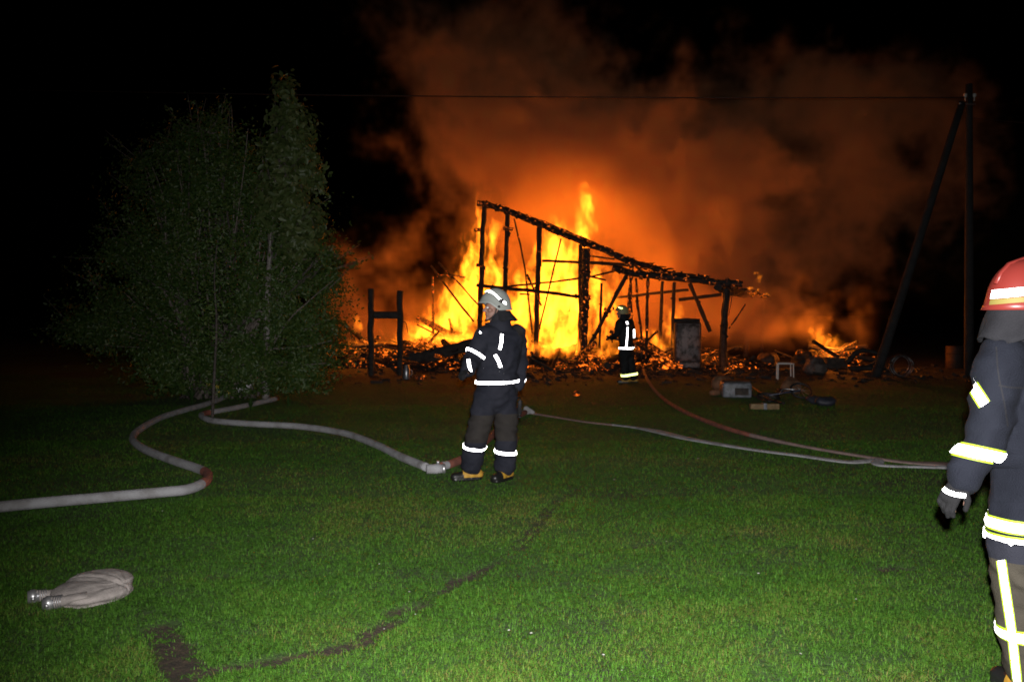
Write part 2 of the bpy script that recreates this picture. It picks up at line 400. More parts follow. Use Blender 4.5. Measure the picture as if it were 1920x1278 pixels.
SB = []                                         # smoke billows: px, py, depth, radius px (x, y), radius depth m, weight
for px, py, Y, rx, ry, ryd, wg in [
    (1010, 470, 31.5, 190, 210, 4.5, .9), (1180, 440, 32, 260, 200, 5, 1.0), (1010, 300, 32.5, 240, 220, 5, .9), (1200, 280, 33, 280, 240, 5, .85),
    (860, 200, 33, 220, 190, 4.5, .68), (800, 90, 34, 200, 150, 4.5, .62), (960, 60, 34, 260, 160, 5, .60), (1420, 230, 34, 300, 170, 5, .75),
    (1600, 190, 35, 240, 120, 4, .75), (1760, 190, 36, 160, 100, 4, .7), (1650, 350, 36, 250, 210, 5, .70), (1500, 430, 35, 220, 170, 5, .62), (1450, 560, 34, 260, 150, 5, .48), (1350, 420, 34, 200, 160, 5, .60),
    (730, 545, 31, 190, 160, 4, .68), (650, 600, 31.5, 150, 120, 4, .48), (1500, 590, 30, 190, 130, 3.5, .62), (1400, 620, 32, 160, 110, 4, .62), (1270, 590, 32, 190, 120, 4, .9), (900, 620, 32, 200, 120, 4, .5)]:
    k = Y / FPX; SB.append((at(px, py, Y), (rx * k * 1.3, ryd * .95, ry * k * 1.3), wg))
HOLLOW = [(fac(1010, 520, 1.8), (4.4, 4.6, 4.6), 1.1), (fac(880, 560, 1.8), (3.0, 3.0, 3.2), 1.1), (fac(1170, 500, 3.2), (4.2, 4.4, 4.0), .8), (fac(1290, 590, 3.2), (2.6, 2.8, 2.2), .7)]   # the flames burn clear; widened to curb lamp glow in nearby smoke
def smoke_field(t, p):
    wv = t.v('SUBTRACT', t.noise(p, .22, 3, .5, color=True), (.5, .5, .5))
    p2 = t.v('ADD', p, t.v('SCALE', wv, scale=3.2))
    s = blob_sum(t, p2, SB)
    n = t.noise(p2, .34, 7, .60, .8); n2 = t.noise(p2, 1.15, 6, .66, .5)
    d = t.m('ADD', t.m('MULTIPLY', s, .85), t.m('MULTIPLY', t.m('SUBTRACT', n, .5), 2.9))
    d = t.m('ADD', d, t.m('MULTIPLY', t.m('SUBTRACT', n2, .5), 2.3))
    d = t.mr(d, .42, 1.3)
    d = t.m('MULTIPLY', d, t.mr(s, .02, .3))
    sx = t.n.new('ShaderNodeSeparateXYZ'); t.l.new(p, sx.inputs[0])
    d = t.m('MULTIPLY', d, t.mr(sx.outputs[2], .15, 1.2))
    hollow = blob_sum(t, p, HOLLOW)
    return t.m('MULTIPLY', d, t.m('SUBTRACT', 1.0, t.m('MINIMUM', hollow, .97)))
sm_lo, sm_hi = (-11, 24.5, .1), (21, 41.5, 19)
smoke = field_volume('smoke', sm_lo, sm_hi, .18, smoke_field, vol_mat('smoke_haze', (.95, .68, .42), .85, aniso=.05)); tag(smoke, 'brown smoke lit orange by the burning house', kind='stuff')

def flame_field(blobs, amp=2.9, ns=1.0, lo=.28, hi=.95):
    def build(t, p):
        q = t.v('MULTIPLY', p, (1, 1, .55))
        wv = t.v('SUBTRACT', t.noise(q, .9 * ns, 3, .55, color=True), (.5, .5, .5))
        p2 = t.v('ADD', p, t.v('MULTIPLY', wv, (1.1 / ns, .7 / ns, 1.2 / ns)))
        wv2 = t.v('SUBTRACT', t.noise(q, 3.2 * ns, 3, .6, color=True), (.5, .5, .5))
        wv3 = t.v('SUBTRACT', t.noise(q, 8.5 * ns, 3, .6, color=True), (.5, .5, .5))
        p3 = t.v('ADD', t.v('ADD', p2, t.v('MULTIPLY', wv2, (.42 / ns, .3 / ns, .6 / ns))), t.v('MULTIPLY', wv3, (.16 / ns, .1 / ns, .26 / ns)))
        e = blob_sum(t, p3, blobs, soft=False)
        n = t.noise(t.v('MULTIPLY', p3, (1, .7, .40)), 2.3 * ns, 7, .66)
        d = t.m('ADD', e, t.m('MULTIPLY', t.m('SUBTRACT', n, .5), amp))
        d = t.mr(d, lo, hi, kind='LINEAR')
        return t.m('MULTIPLY', t.m('MULTIPLY', d, d), t.mr(e, -.05, .12))
    return build
SHELL = bpy.data.materials.new('flame_skin'); SHELL.use_nodes = True; t = NT(SHELL.node_tree); t.n.clear()
o_ = t.n.new('ShaderNodeOutputMaterial'); ad = t.n.new('ShaderNodeAddShader'); tr = t.n.new('ShaderNodeBsdfTransparent'); em = t.n.new('ShaderNodeEmission')
em.inputs[0].default_value = (*FIRE, 1); em.inputs[1].default_value = .012
t.l.new(tr.outputs[0], ad.inputs[0]); t.l.new(em.outputs[0], ad.inputs[1]); t.l.new(ad.outputs[0], o_.inputs['Surface'])
def fire(name, loc, label, blobs, lights, vox, emit, amp=2.9, ns=1.0, shell=.10, **kw):
    o = empty(name, loc, label, 'fire')
    lo = [min(c[i] - r[i] * 1.25 for c, r, _ in blobs) for i in range(3)]; hi = [max(c[i] + r[i] * 1.35 for c, r, _ in blobs) for i in range(3)]
    lo[2] = max(lo[2], .03); f = flame_field(blobs, amp, ns, **kw)
    v = field_volume('flame_gas', lo, hi, vox, f, vol_mat(name + '_gas', emit=emit), o); v['kind'] = 'stuff'
    s = field_volume('flame', lo, hi, vox * 1.6, f, SHELL, o, shell=shell); s['kind'] = 'stuff'
    for p, e, r in lights:
        l = bpy.data.lights.new('fire_light', 'POINT'); l.energy = e; l.color = (1, .225, .016); l.shadow_soft_size = r
        lo_ = bpy.data.objects.new('fire_light', l); C.objects.link(lo_); lo_.parent = o; lo_.location = Vector(p) - WL[o]
    return o
FB = []                                         # main fire: px, py centre, rx px, ry px, depth behind the front, weight
for px, py, rx, ry, off, dep, wg in [
    (862, 585, 48, 70, 2.2, .8, 1.1), (890, 530, 36, 95, 2.0, .7, 1.05), (903, 450, 18, 80, 2.0, .45, .9), (830, 605, 50, 40, 2.4, .8, .95),
    (932, 570, 34, 110, 1.6, .7, 1.0), (928, 470, 16, 75, 1.8, .4, .8), (975, 590, 40, 90, 1.8, .8, 1.0), (990, 545, 30, 70, 2.4, .6, .8),
    (1030, 560, 42, 120, 1.6, .9, 1.25), (1045, 480, 32, 95, 1.9, .7, 1.1), (1035, 430, 16, 50, 2.0, .4, .8), (1070, 560, 40, 110, 1.7, .9, 1.2), (1060, 640, 60, 40, 1.2, .7, 1.1),
    (1092, 440, 24, 70, 2.3, .5, 1.1), (1104, 385, 19, 50, 2.4, .5, 1.2), (1120, 560, 36, 90, 2.4, .6, .8), (1150, 590, 40, 80, 2.8, .6, .7), (1165, 530, 24, 40, 2.8, .5, .5),
    (1215, 635, 34, 28, 1.8, .5, .8), (1240, 645, 30, 22, 1.6, .5, .75), (1262, 600, 16, 45, 3.2, .5, .7), (990, 640, 50, 26, .9, .5, .95), (800, 620, 50, 26, 2.0, .5, 1.0), (775, 632, 40, 18, 1.6, .4, .9), (840, 640, 60, 18, 1.2, .4, 1.0), (880, 632, 50, 22, .9, .4, 1.0), (940, 645, 45, 20, .6, .35, 1.0), (1020, 652, 50, 18, .3, .35, 1.05), (1075, 655, 40, 16, .3, .35, 1.0), (1130, 655, 30, 14, .5, .3, .8), (755, 642, 36, 14, 1.2, .35, .95), (715, 648, 30, 12, 1.0, .3, .85), (665, 650, 30, 12, 1.0, .3, .85), (800, 655, 40, 12, .6, .3, .9), (1175, 655, 30, 12, .6, .3, .7), (1145, 640, 40, 26, 1.8, .5, .75)]:
    c = fac(px, py, off); k = c.y / FPX; FB.append((c, (rx * k * 1.3, dep * .85, ry * k * 1.25), wg))
fire('house_fire', (1.2, 30, 0), 'tall yellow and orange fire blazing inside the charred timber frame', FB,
     [(fac(870, 540, 3.0), 105, .9), (fac(960, 500, 3.2), 120, 1.0), (fac(1045, 480, 3.0), 145, 1.1), (fac(1120, 450, 3.4), 150, 1.0), (fac(1200, 530, 3.6), 175, .9), (fac(1280, 590, 3.2), 80, .6)], .042, 15.0, ns=1.6)
def small(pxs, Y):
    out = []
    for px, py, rx, ry, dep, wg in pxs:
        c = at(px, py, Y); k = Y / FPX; out.append((c, (rx * k * 1.3, dep, ry * k * 1.3), wg))
    return out
fire('pile_fire', (at(1550, 690, 28.5).x, 28.5, 0), 'low orange fire burning on the scrap heap right of the house',
     small([(1535, 640, 22, 26, .4, 1.0), (1555, 650, 26, 26, .4, 1.0), (1522, 620, 10, 18, .25, .8), (1578, 663, 22, 14, .35, .9), (1597, 657, 9, 12, .25, .8)], 28.5),
     [(at(1555, 640, 28.2), 420, .3)], .03, 6.5, ns=2.4)
fire('fence_fire', (at(670, 640, 28).x, 28, 0), 'small flame flickering on the rubble beside the leafy bush',
     small([(668, 605, 10, 16, .25, 1.0), (676, 614, 12, 10, .25, .9), (717, 620, 6, 10, .2, .7), (738, 637, 10, 5, .2, .8), (729, 634, 8, 4, .2, .8)], 28),
     [(at(675, 610, 27.7), 120, .2)], .03, 7, ns=3)
fire('post_foot_fire', (at(1360, 702, 25.6).x, 25.4, 0), 'little flame licking at the foot of the corner post',
     small([(1360, 702, 11, 5, .2, 1.1), (1368, 700, 7, 5, .18, .9), (1362, 693, 5, 6, .15, .7)], 25.4),
     [(at(1362, 698, 25.2), 40, .1)], .022, 9, ns=4)
fire('eave_fire', (at(1425, 540, 29).x, 29.5, 2.2), 'broken tongues of fire along the right end of the eave',
     small([(1405, 541, 7, 4, .2, 1.0), (1421, 545, 6, 4, .2, .9), (1424, 522, 7, 9, .2, .9), (1441, 551, 9, 6, .2, .9), (1418, 512, 6, 3, .2, .7)], 29.5),
     [], .022, 8, ns=4)

# ================================================================== THE BURNT HOUSE
CHAR = mat('char', (.014, .011, .010), .75, (.035, .028, .024), 9, .8, 30)
CHAR_GLOW = mat('char_glowing', (.014, .011, .010), .75, (.030, .022, .018), 9, .8, 30, glow=(10, .56, .72, 2.2))
CHAR_HOT = mat('char_hot', (.014, .011, .010), .75, (.030, .022, .018), 9, .8, 30, glow=(11, .46, .68, 1.5))
EMBER = mat('ember', (.02, .012, .01), .8, glow=(6, .36, .66, 3.4))
def timber_vf(P, w, d=None, lump=.12, step=.16, seed=0, knobs=0):
    """A burnt timber: square in section, eaten away unevenly along its length."""
    random.seed(seed); d = d or w
    P = [Vector(p) for p in P]; pts = []
    for a, b in zip(P[:-1], P[1:]):
        n = max(1, int((b - a).length / step)); pts += [a.lerp(b, k / n) for k in range(n)]
    pts.append(P[-1]); off = random.uniform(0, 99); q = []; r = []
    for i, p in enumerate(pts):
        nz = Vector((mn.noise(Vector((i * .35, off, 0))), mn.noise(Vector((i * .35, off, 5))), mn.noise(Vector((i * .35, off, 9)))))
        q.append(p + nz * w * .22); f = 1 + mn.noise(Vector((i * .9, off, 20))) * lump * 2.2
        r.append((w / 2 * f, d / 2 * (1 + mn.noise(Vector((i * .9, off, 40))) * lump * 2.2)))
    parts = [sweep(q, r, 8, Vector((.31, .95, 0)), lump * .5, square=True)]
    for _ in range(knobs):
        i = random.randrange(1, len(q) - 1); s = w * random.uniform(.35, .75)
        parts.append(sweep([q[i] + Vector((random.uniform(-.6, .6) * w, -w * .25, 0)) + Vector((0, 0, z * s)) for z in (-1, 0, 1)], [s * .5, s * .8, s * .4], 6, jit=.25))
    return join(*parts)
house = empty('burnt_house_frame', (2.5, 27.3, 0), 'charred skeleton of a timber house with sloping roof beam', 'house')
_s = [100]
def T(name, pix, w, off=0.0, m=None, to_ground=False, knobs=0, d=None, lump=.12):
    _s[0] += 1; P = [fac(x, y, off) for x, y in pix]
    if to_ground: P[-1].z = -.02
    return put(name, mesh(*timber_vf(P, w, d, lump, seed=_s[0], knobs=knobs), smooth=False), m or CHAR, house)
T('post', [(907, 385), (902, 540), (899, 690)], .15, 0, CHAR, True, 8)
T('post', [(952, 400), (946, 545), (944, 690)], .14, .15, CHAR, True, 7)
T('post', [(1012, 423), (1008, 540), (1004, 680)], .155, .5, CHAR, True, 3)
T('post', [(1100, 465), (1097, 560), (1093, 680)], .22, 0, CHAR_GLOW, True, 9)
T('post', [(1088, 458), (1088, 660)], .13, 1.2, CHAR, True, 2)
T('post', [(1128, 530), (1123, 670)], .08, .6, CHAR_GLOW, True, 5)
T('post', [(1183, 497), (1181, 560), (1182, 600), (1181, 690)], .12, 0, CHAR_HOT, True, 18, lump=.3)
T('post', [(1192, 521), (1196, 575), (1202, 615), (1204, 690)], .075, .2, CHAR_GLOW, True, 9, lump=.25)
T('post', [(1215, 521), (1213, 600), (1210, 690)], .085, .2, CHAR_GLOW, True, 9, lump=.25)
T('post', [(1242, 527), (1236, 690)], .10, 2.2, CHAR, True, 3)
T('post', [(1264, 529), (1259, 690)], .11, 2.0, CHAR, True, 3)
T('post', [(1361, 540), (1358, 620), (1355, 697)], .21, 0, CHAR, True, 2)
T('top_beam', [(895, 381), (935, 389), (970, 403), (1018, 423), (1077, 448), (1131, 468), (1167, 485), (1190, 497)], .17, -.05, CHAR_GLOW, knobs=26, lump=.2)
T('upper_rafter', [(905, 378), (960, 396), (1020, 416), (1080, 441), (1150, 471)], .08, .5, CHAR_HOT, knobs=14, lump=.3)
T('rail', [(894, 535), (960, 541), (1030, 549), (1089, 556)], .105, .06, CHAR, knobs=6)
T('pole', [(950, 537), (1040, 528), (1110, 518), (1152, 508)], .06, .7, CHAR, knobs=3)
T('pole', [(964, 410), (976, 460), (985, 507), (991, 560), (998, 625)], .055, .8, CHAR_GLOW, knobs=6)
T('pole', [(1052, 447), (1032, 530), (1009, 625)], .05, .9, CHAR, knobs=5)
T('brace', [(988, 514), (1000, 540), (1015, 573)], .06, .4, CHAR_GLOW, knobs=6, lump=.3)
T('rail', [(1017, 489), (1075, 491), (1130, 493), (1180, 496)], .085, .8, CHAR, knobs=5)
T('rail', [(1101, 479), (1152, 486)], .05, 1.4, CHAR)
T('rail', [(1104, 494), (1178, 499)], .045, 1.8, CHAR)
T('rail', [(1106, 518), (1136, 525)], .06, .5, CHAR, knobs=2)
T('rail', [(975, 551), (993, 552)], .05, .5, CHAR)
T('brace', [(1176, 513), (1142, 578), (1120, 620), (1104, 650)], .115, .1, CHAR, knobs=7, lump=.2)
T('eave_beam', [(1150, 503), (1178, 510), (1240, 518), (1300, 525), (1352, 531), (1392, 533)], .19, -.1, CHAR_GLOW, knobs=10)
T('upper_rafter', [(1165, 484), (1215, 500), (1262, 513), (1330, 522)], .14, .4, CHAR_GLOW, knobs=12, lump=.3)
T('rail', [(1147, 559), (1215, 551), (1291, 543)], .09, 3.0, CHAR)
T('rail', [(1273, 562), (1353, 552)], .11, 2.6, CHAR)
T('brace', [(1293, 531), (1312, 575), (1331, 622)], .12, 2.0, CHAR, knobs=3)
T('brace', [(1398, 570), (1385, 590), (1366, 616)], .05, 2.5, CHAR_GLOW, knobs=6, lump=.3)
T('pole', [(1374, 548), (1370, 572), (1366, 592)], .02, .3, CHAR)
for a, b, wd_ in (((808, 498), (888, 603), .06), ((822, 492), (862, 532), .06), ((862, 532), (905, 580), .05)):
    T('leaning_pole', [a, ((a[0] + b[0]) / 2, (a[1] + b[1]) / 2 + 1), b], wd_, .8, CHAR_GLOW, knobs=6, lump=.25)
T('post', [(811, 518), (812, 560), (813, 640)], .075, 1.5, CHAR_HOT, True, 9, lump=.25)
T('rail', [(820, 517), (850, 516), (872, 520)], .06, 1.8, CHAR_HOT, knobs=4, lump=.3)
for a, b in (((890, 431), (905, 430)), ((944, 428), (962, 429)), ((1091, 469), (1106, 470)), ((1088, 509), (1103, 512)), ((893, 497), (906, 499)), ((1009, 469), (1016, 470)), ((1133, 578), (1146, 584))):
    T('joint_block', [a, b], .11, -.04, CHAR_HOT, lump=.3)
# the side wall running back from the corner post
def S(px, py, k):                               # k metres back from the corner along the side wall
    d = Vector((.31, .95, 0)); p = E0 + d * k; return at(px, py, p.y)
for nm, pix, wd_, k in (('post', [(1403, 556), (1401, 610), (1398, 668)], .19, 9), ('post', [(1430, 562), (1429, 610), (1428, 658)], .16, 13.5)):
    _s[0] += 1; P = [S(x, y, k) for x, y in pix]; P[-1].z = -.02
    put(nm, mesh(*timber_vf(P, wd_, seed=_s[0], knobs=2), smooth=False), CHAR, house)
_s[0] += 1
put('side_beam', mesh(*timber_vf([S(1346, 538, -.15), S(1372, 546, 3), S(1404, 555, 9), S(1440, 562, 14)], .24, .2, .12, seed=_s[0], knobs=3), smooth=False), CHAR, house)
# charred roof boards left lying on the eave
random.seed(31)
for i in range(16):
    x = 1186 + i * 5 + random.uniform(-4, 4); a = fac(x, 497 + (x - 1186) * .20 + random.uniform(-5, 3), random.uniform(-.2, .5))
    b = a + Vector((random.uniform(.2, .6), random.uniform(.4, 1.2), random.uniform(-.12, .1)))
    put('roof_board', mesh(*timber_vf([a, a.lerp(b, .5), b], random.uniform(.08, .16), .04, .25, seed=300 + i), smooth=False), CHAR_GLOW if i % 3 else CHAR_HOT, house)
for i in range(10):
    x = 1355 + i * 9 + random.uniform(-4, 4); a = S(x, 531 + (x - 1355) * .28, i * .35 - .3); b = a + Vector((random.uniform(-.2, .3), random.uniform(.5, 1.4), random.uniform(-.1, .05)))
    put('roof_board', mesh(*timber_vf([a, b], random.uniform(.15, .28), .05, .2, seed=340 + i), smooth=False), CHAR if i < 6 else CHAR_HOT, house)

# ------------------------------------------------------------------ rubble heaps: charred planks over a smouldering mound
plank_me = []
for i in range(7):
    L = (.5, .8, 1.1, 1.5, .35, .6, 1.9)[i]; V, Fc = timber_vf([(-L / 2, 0, 0), (0, 0, random.uniform(-.03, .03)), (L / 2, 0, 0)], .09, (.03, .05, .09, .04, .06, .09, .10)[i], .22, .2, 500 + i)
    for nm in ('c', 'g', 'h'):
        me = mesh(V, Fc, smooth=False); me.name = 'plank'; me.materials.append({'c': CHAR, 'g': CHAR_GLOW, 'h': CHAR_HOT}[nm]); plank_me.append(me)
MOUND = mat('rubble_mound', (.012, .009, .008), .9, (.03, .02, .016), 5, 1.0, 16, glow=(6, .42, .66, 3.2))
MOUND_DIM = mat('rubble_mound_dim', (.012, .009, .008), .9, (.03, .02, .016), 5, 1.0, 16, glow=(8, .53, .72, 2.2))
EMB_V = []
SHEET = mat('burnt_sheet', (.05, .038, .034), .6, (.016, .012, .011), 5, .4, 30, metal=.4)
def heap(name, label, c, rx, ry, h, planks, embers, seed, m=None, hot=.4, sheets=1):
    random.seed(seed); c = Vector(c); o = empty(name, (c.x, c.y, 0), label, 'rubble', 'smouldering rubble heaps'); V, Fc = [], []; n = 44; k = 14
    def hz(x, y):
        r = math.hypot((x - c.x) / rx, (y - c.y) / ry)
        if r >= 1: return -.03
        return h * (1 - r * r) ** .8 * (.75 + .6 * mn.noise(Vector((x * 1.1, y * 1.1, seed)))) + .10 * mn.noise(Vector((x * 4, y * 4, seed))) * (1 - r)
    for i in range(k + 1):
        for j in range(n):
            r = i / k; a = 2 * math.pi * j / n; x = c.x + rx * r * math.cos(a); y = c.y + ry * r * math.sin(a); V.append((x, y, hz(x, y) if i < k else -.04))
    for i in range(k):
        for j in range(n): Fc.append((i * n + j, (i + 1) * n + j, (i + 1) * n + (j + 1) % n, i * n + (j + 1) % n))
    put('mound', mesh(V, Fc, smooth=False), m or MOUND, o)
    for i in range(planks):
        a = random.uniform(0, 6.28); r = random.random() ** .6; x = c.x + rx * r * math.cos(a); y = c.y + ry * r * math.sin(a)
        me = plank_me[random.randrange(7) * 3 + (2 if random.random() < hot * .55 else 1 if random.random() < hot else 0)]
        p = bpy.data.objects.new('plank', me); C.objects.link(p); p.parent = o
        p.location = Vector((x, y, max(0, hz(x, y)) + random.uniform(.0, .16))) - WL[o]
        p.rotation_euler = (random.uniform(-.6, .6), random.gauss(0, .35), random.uniform(0, 3.14))
        k_ = random.choice((.6, .8, 1, 1, 1.3, 1.8)); p.scale = (random.uniform(.7, 1.3) * k_, random.uniform(.7, 1.6) * k_, random.uniform(.8, 1.2) * k_)
    for i in range(sheets):                     # bent roofing sheets
        a = random.uniform(3.4, 6.0); x = c.x + rx * .75 * math.cos(a); y = c.y + ry * .8 * math.sin(a); L, W_ = random.uniform(.7, 1.5), random.uniform(.4, .7); rt = Matrix.Rotation(random.uniform(-.8, .8), 3, 'Z') @ Matrix.Rotation(random.uniform(.3, .9), 3, 'X') @ Matrix.Rotation(random.uniform(-.35, .35), 3, 'Y')
        V, Fc = [], []; b0 = Vector((x, y, max(0, hz(x, y)) + .12)); cu = random.uniform(-.25, .35)
        for dz in (0, -.012):
            for u in range(25):
                for v in range(5):
                    uu, vv = u / 24 - .5, v / 4 - .5; V.append(b0 + rt @ Vector((uu * L, vv * W_, .025 * math.sin(u * math.pi / 2) + cu * uu * uu * 2 + .06 * mn.noise(Vector((uu * 3, vv * 3, i + seed))) + dz)))
        for o2 in (0, 125):
            for u in range(24):
                for v in range(4): q = (o2 + u * 5 + v, o2 + u * 5 + v + 1, o2 + u * 5 + v + 6, o2 + u * 5 + v + 5); Fc.append(q if o2 else q[::-1])
        put('roof_sheet', mesh(V, Fc), SHEET, o)
    ch = []
    for i in range(embers):
        a = random.uniform(0, 6.28); r = random.random() ** .55; x = c.x + rx * r * math.cos(a); y = c.y + ry * r * math.sin(a)
        s = random.uniform(.012, .035) * (1.5 if hot > 1 else 1); rt = Matrix.Rotation(random.uniform(0, 3), 3, Vector((random.random(), random.random(), random.random() + .01)))
        if mn.noise(Vector((x * .9, y * .9, seed + 3))) < -.05: continue
        ch.append(boxvf((x, y, max(0, hz(x, y)) + .03), (s * random.uniform(2, 11), s, s * .6), rot=rt))
    if ch:
        e = put('ember_bits', mesh(*join(*ch), smooth=False), EMBER, o); e['kind'] = 'stuff'
    return o
def hp(px, Y): return (at(px, 650, Y).x, Y, 0)
heap('rubble_heap', 'glowing rubble heap left of the white-helmeted firefighter, under the leaning poles', hp(835, 30.5), 2.1, 1.9, 1.0, 46, 520, 11, hot=1.3)
heap('rubble_heap', 'long rubble heap under the tall flames between the posts', hp(1030, 29.3), 2.6, 1.5, .6, 46, 480, 12, hot=1.1)
heap('rubble_heap', 'dark rubble heap in front of the leaning poles with a half-burnt board', hp(850, 27.0), 1.6, .9, .38, 30, 110, 13, MOUND_DIM, .35)
hb_ = [at(768, 674, 26.2), at(830, 660, 26.3), at(892, 644, 26.4)]
put('long_board', mesh(*timber_vf(hb_, .08, .34, .2, seed=611), smooth=False), CHAR, [o for o in C.objects if o.get('label', '').startswith('dark rubble heap')][0])
heap('rubble_heap', 'rubble strewn before the central post, beside the hose man', hp(1100, 26.6), 1.9, .8, .26, 34, 170, 14, MOUND_DIM, .4)
heap('rubble_heap', 'smouldering rubble heap between the hose man and the scorched fridge', hp(1225, 27.6), 1.0, 1.2, .55, 26, 170, 15, hot=.6)
heap('rubble_heap', 'rubble heap behind the scorched fridge under the eave', hp(1310, 30), 1.6, 1.6, .5, 30, 150, 16, MOUND_DIM, .4)
heap('rubble_heap', 'low ember heap next to the bush behind the two dark posts', hp(675, 28), 1.0, .9, .75, 22, 200, 17, MOUND_DIM, .6)
heap('rubble_heap', 'flat rubble spread between the two dark posts and the glowing heap', hp(755, 28.5), 1.0, 1.0, .55, 22, 130, 18, MOUND_DIM, .6)
heap('rubble_heap', 'rubble scraps at the foot of the corner post', hp(1385, 26.5), 1.0, .7, .2, 18, 40, 19, MOUND_DIM, .3)
heap('rubble_heap', 'scrap heap under the fire at the right', hp(1555, 28.4), 1.0, .8, .62, 26, 60, 20, MOUND_DIM, .4)

# charred chips, cinders and clods strewn over the trampled ground before the house
random.seed(99); chv = []
for i in range(1500):
    y_ = random.triangular(20, 29, 25.5); x_ = random.triangular(-7, 15, 3.5); s_ = random.choice((.02, .03, .03, .05, .09)) * random.uniform(.6, 1.3)
    chv.append(boxvf((x_, y_, s_ * .2), (s_ * random.uniform(1, 3.5), s_, s_ * .6), rot=Matrix.Rotation(random.uniform(0, 3), 3, Vector((random.random() * .5, random.random() * .5, 1)))))
tag(put('charred_chips', mesh(*join(*chv), smooth=False), mat('cinder', (.014, .011, .010), .8, (.035, .028, .024), 9, .6, 30, glow=(2.2, .66, .78, 1.6))), 'charred chips strewn over the ground before the house', kind='stuff')

# ================================================================== THINGS ROUND THE FIRE
SOOT_WHITE = mat('sooty_enamel', (.19, .18, .19), .5, (.03, .023, .021), 5, .3, 20, contrast=(.40, .62))
SOOT = mat('soot', (.03, .024, .022), .8, (.07, .05, .04), 8, .6, 25)
RUST = mat('rusty_steel', (.05, .022, .014), .7, (.03, .02, .016), 7, .5, 30, metal=.3)
STEEL = mat('steel', (.45, .46, .48), .35, (.3, .3, .32), 12, .1, 60, metal=.8)
DULL_STEEL = mat('dull_steel', (.2, .2, .21), .4, (.08, .08, .085), 9, .2, 40, metal=.7)
GREY_PAINT = mat('grey_white_paint', (.22, .23, .27), .5, (.10, .11, .12), 9, .2, 30)
RUBBER = mat('black_rubber', (.015, .015, .016), .6)
CARD = mat('brown_card', (.22, .10, .05), .8, (.12, .06, .03), 7, .4, 30)
BOARD = mat('tan_board', (.28, .19, .09), .75, (.18, .12, .06), 12, .4, 30)
WOOD = mat('weathered_pole', (.022, .021, .022), .85, (.012, .012, .013), 6, .8, 25)
def tube(P, r, n=8, k=8): return sweep(catmull(P, k), [r] * ((len(P) - 1) * k + 1), n)
def obox(base, sx, sy, sz, yaw=0, b=.02, tilt=0.0, dz=0.0):
    rot = (Matrix.Rotation(yaw, 3, 'Z') @ Matrix.Rotation(tilt, 3, 'X'))
    return bevelled(boxvf(Vector(base) + Vector((0, 0, sz / 2 + dz)), (sx, sy, sz), rot=rot), b)
# fridge
fp = ground(1290, 691); yw = -.12
fr = empty('fridge', fp, 'scorched white round-cornered fridge standing under the burnt eave', 'fridge')
Mz = Matrix.Rotation(yw, 3, 'Z')
put('cabinet', obox(fp + Mz @ Vector((0, .32, 0)), .80, .60, 1.42, yw, .07), SOOT, fr)
put('door', obox(fp + Mz @ Vector((-.01, -.02, .24)), .72, .07, 1.12, yw, .05), SOOT_WHITE, fr)
put('kick_panel', obox(fp + Mz @ Vector((0, -.01, .03)), .70, .05, .17, yw, .02), SOOT_WHITE, fr)
put('handle', mesh(*tube([fp + Mz @ Vector(q) for q in ((-.29, -.06, .86), (-.29, -.10, .84), (-.29, -.10, .72), (-.29, -.06, .70))], .014)), SOOT, fr)
put('burnt_lid', mesh(*timber_vf([fp + Mz @ Vector((-.42, .2, 1.44)), fp + Mz @ Vector((0, .1, 1.47)), fp + Mz @ Vector((.36, .25, 1.43))], .05, .14, .35, seed=71), smooth=False), CHAR, fr)
# scorched washing-machine sized box
bp = ground(1251, 684); bx_ = empty('scorched_cabinet', bp, 'squat scorched metal cabinet leaning against the left side of the fridge', 'cabinet')
put('body', obox(bp, .50, .5, .60, .15, .03, .06), SOOT, bx_); put('door', obox(bp + Vector((.03, -.27, .08)), .36, .03, .42, .15, .02, .06), mat('scorched_panel', (.09, .06, .05), .7, (.03, .02, .02), 9, .4), bx_)
# small stool frame
STOOL = mat('white_tube', (.62, .62, .6), .4)
sp = ground(1471, 711); st_ = empty('stool', sp, 'small white metal stool frame standing on bare ground', 'stool')
for dx, dy in ((-.19, -.1), (.19, -.1), (-.13, .22), (.22, .22)): put('leg', mesh(*tube([sp + Vector((dx * 1.05, dy, -.02)), sp + Vector((dx, dy, .40))], .016)), STOOL, st_)
put('seat_frame', mesh(*join(*[tube([sp + Vector((*a, .40)), sp + Vector((*b, .40))], .018) for a, b in (((-.2, -.1), (.2, -.1)), ((.2, -.1), (.22, .22)), ((.22, .22), (-.13, .22)), ((-.13, .22), (-.2, -.1)))])), STOOL, st_)
# wrapped sacks and scrap near the heap
def sack(name, label, cat, px, py, w_, h_, m, seed, dep=.5, group=None):
    p = ground(px, py); random.seed(seed)
    pr = [ellipsoid(p + Vector((random.uniform(-.3, .3) * w_, random.uniform(-.2, .2), h_ * random.uniform(.2, .6))), w_ * random.uniform(.3, .5), dep * .5, h_ * random.uniform(.35, .5), random.uniform(-.4, .4)) for _ in range(5)] + [ellipsoid(p + Vector((0, 0, h_ * .25)), w_ * .5, dep * .5, h_ * .4)]
    o = put(name, fuse(pr, .04, 3, .03, 5), m, origin=(p.x, p.y, 0)); return tag(o, label, cat, group)
sack('tarpaulin', 'crumpled grey tarpaulin heap right of the small white stool', 'tarpaulin', 1526, 700, .55, .5, mat('grey_tarp', (.16, .13, .12), .7, (.07, .055, .05), 6, .5), 61)
sack('charred_stump', 'black charred stump lump left of the grey tarpaulin', 'stump', 1503, 693, .45, .55, CHAR, 62)
sack('rubbish_sack', 'dark brown rubbish sack between the corner post and the stool', 'sack', 1440, 690, .5, .5, mat('brown_sack', (.09, .05, .035), .8, (.04, .025, .02), 6, .5), 63)
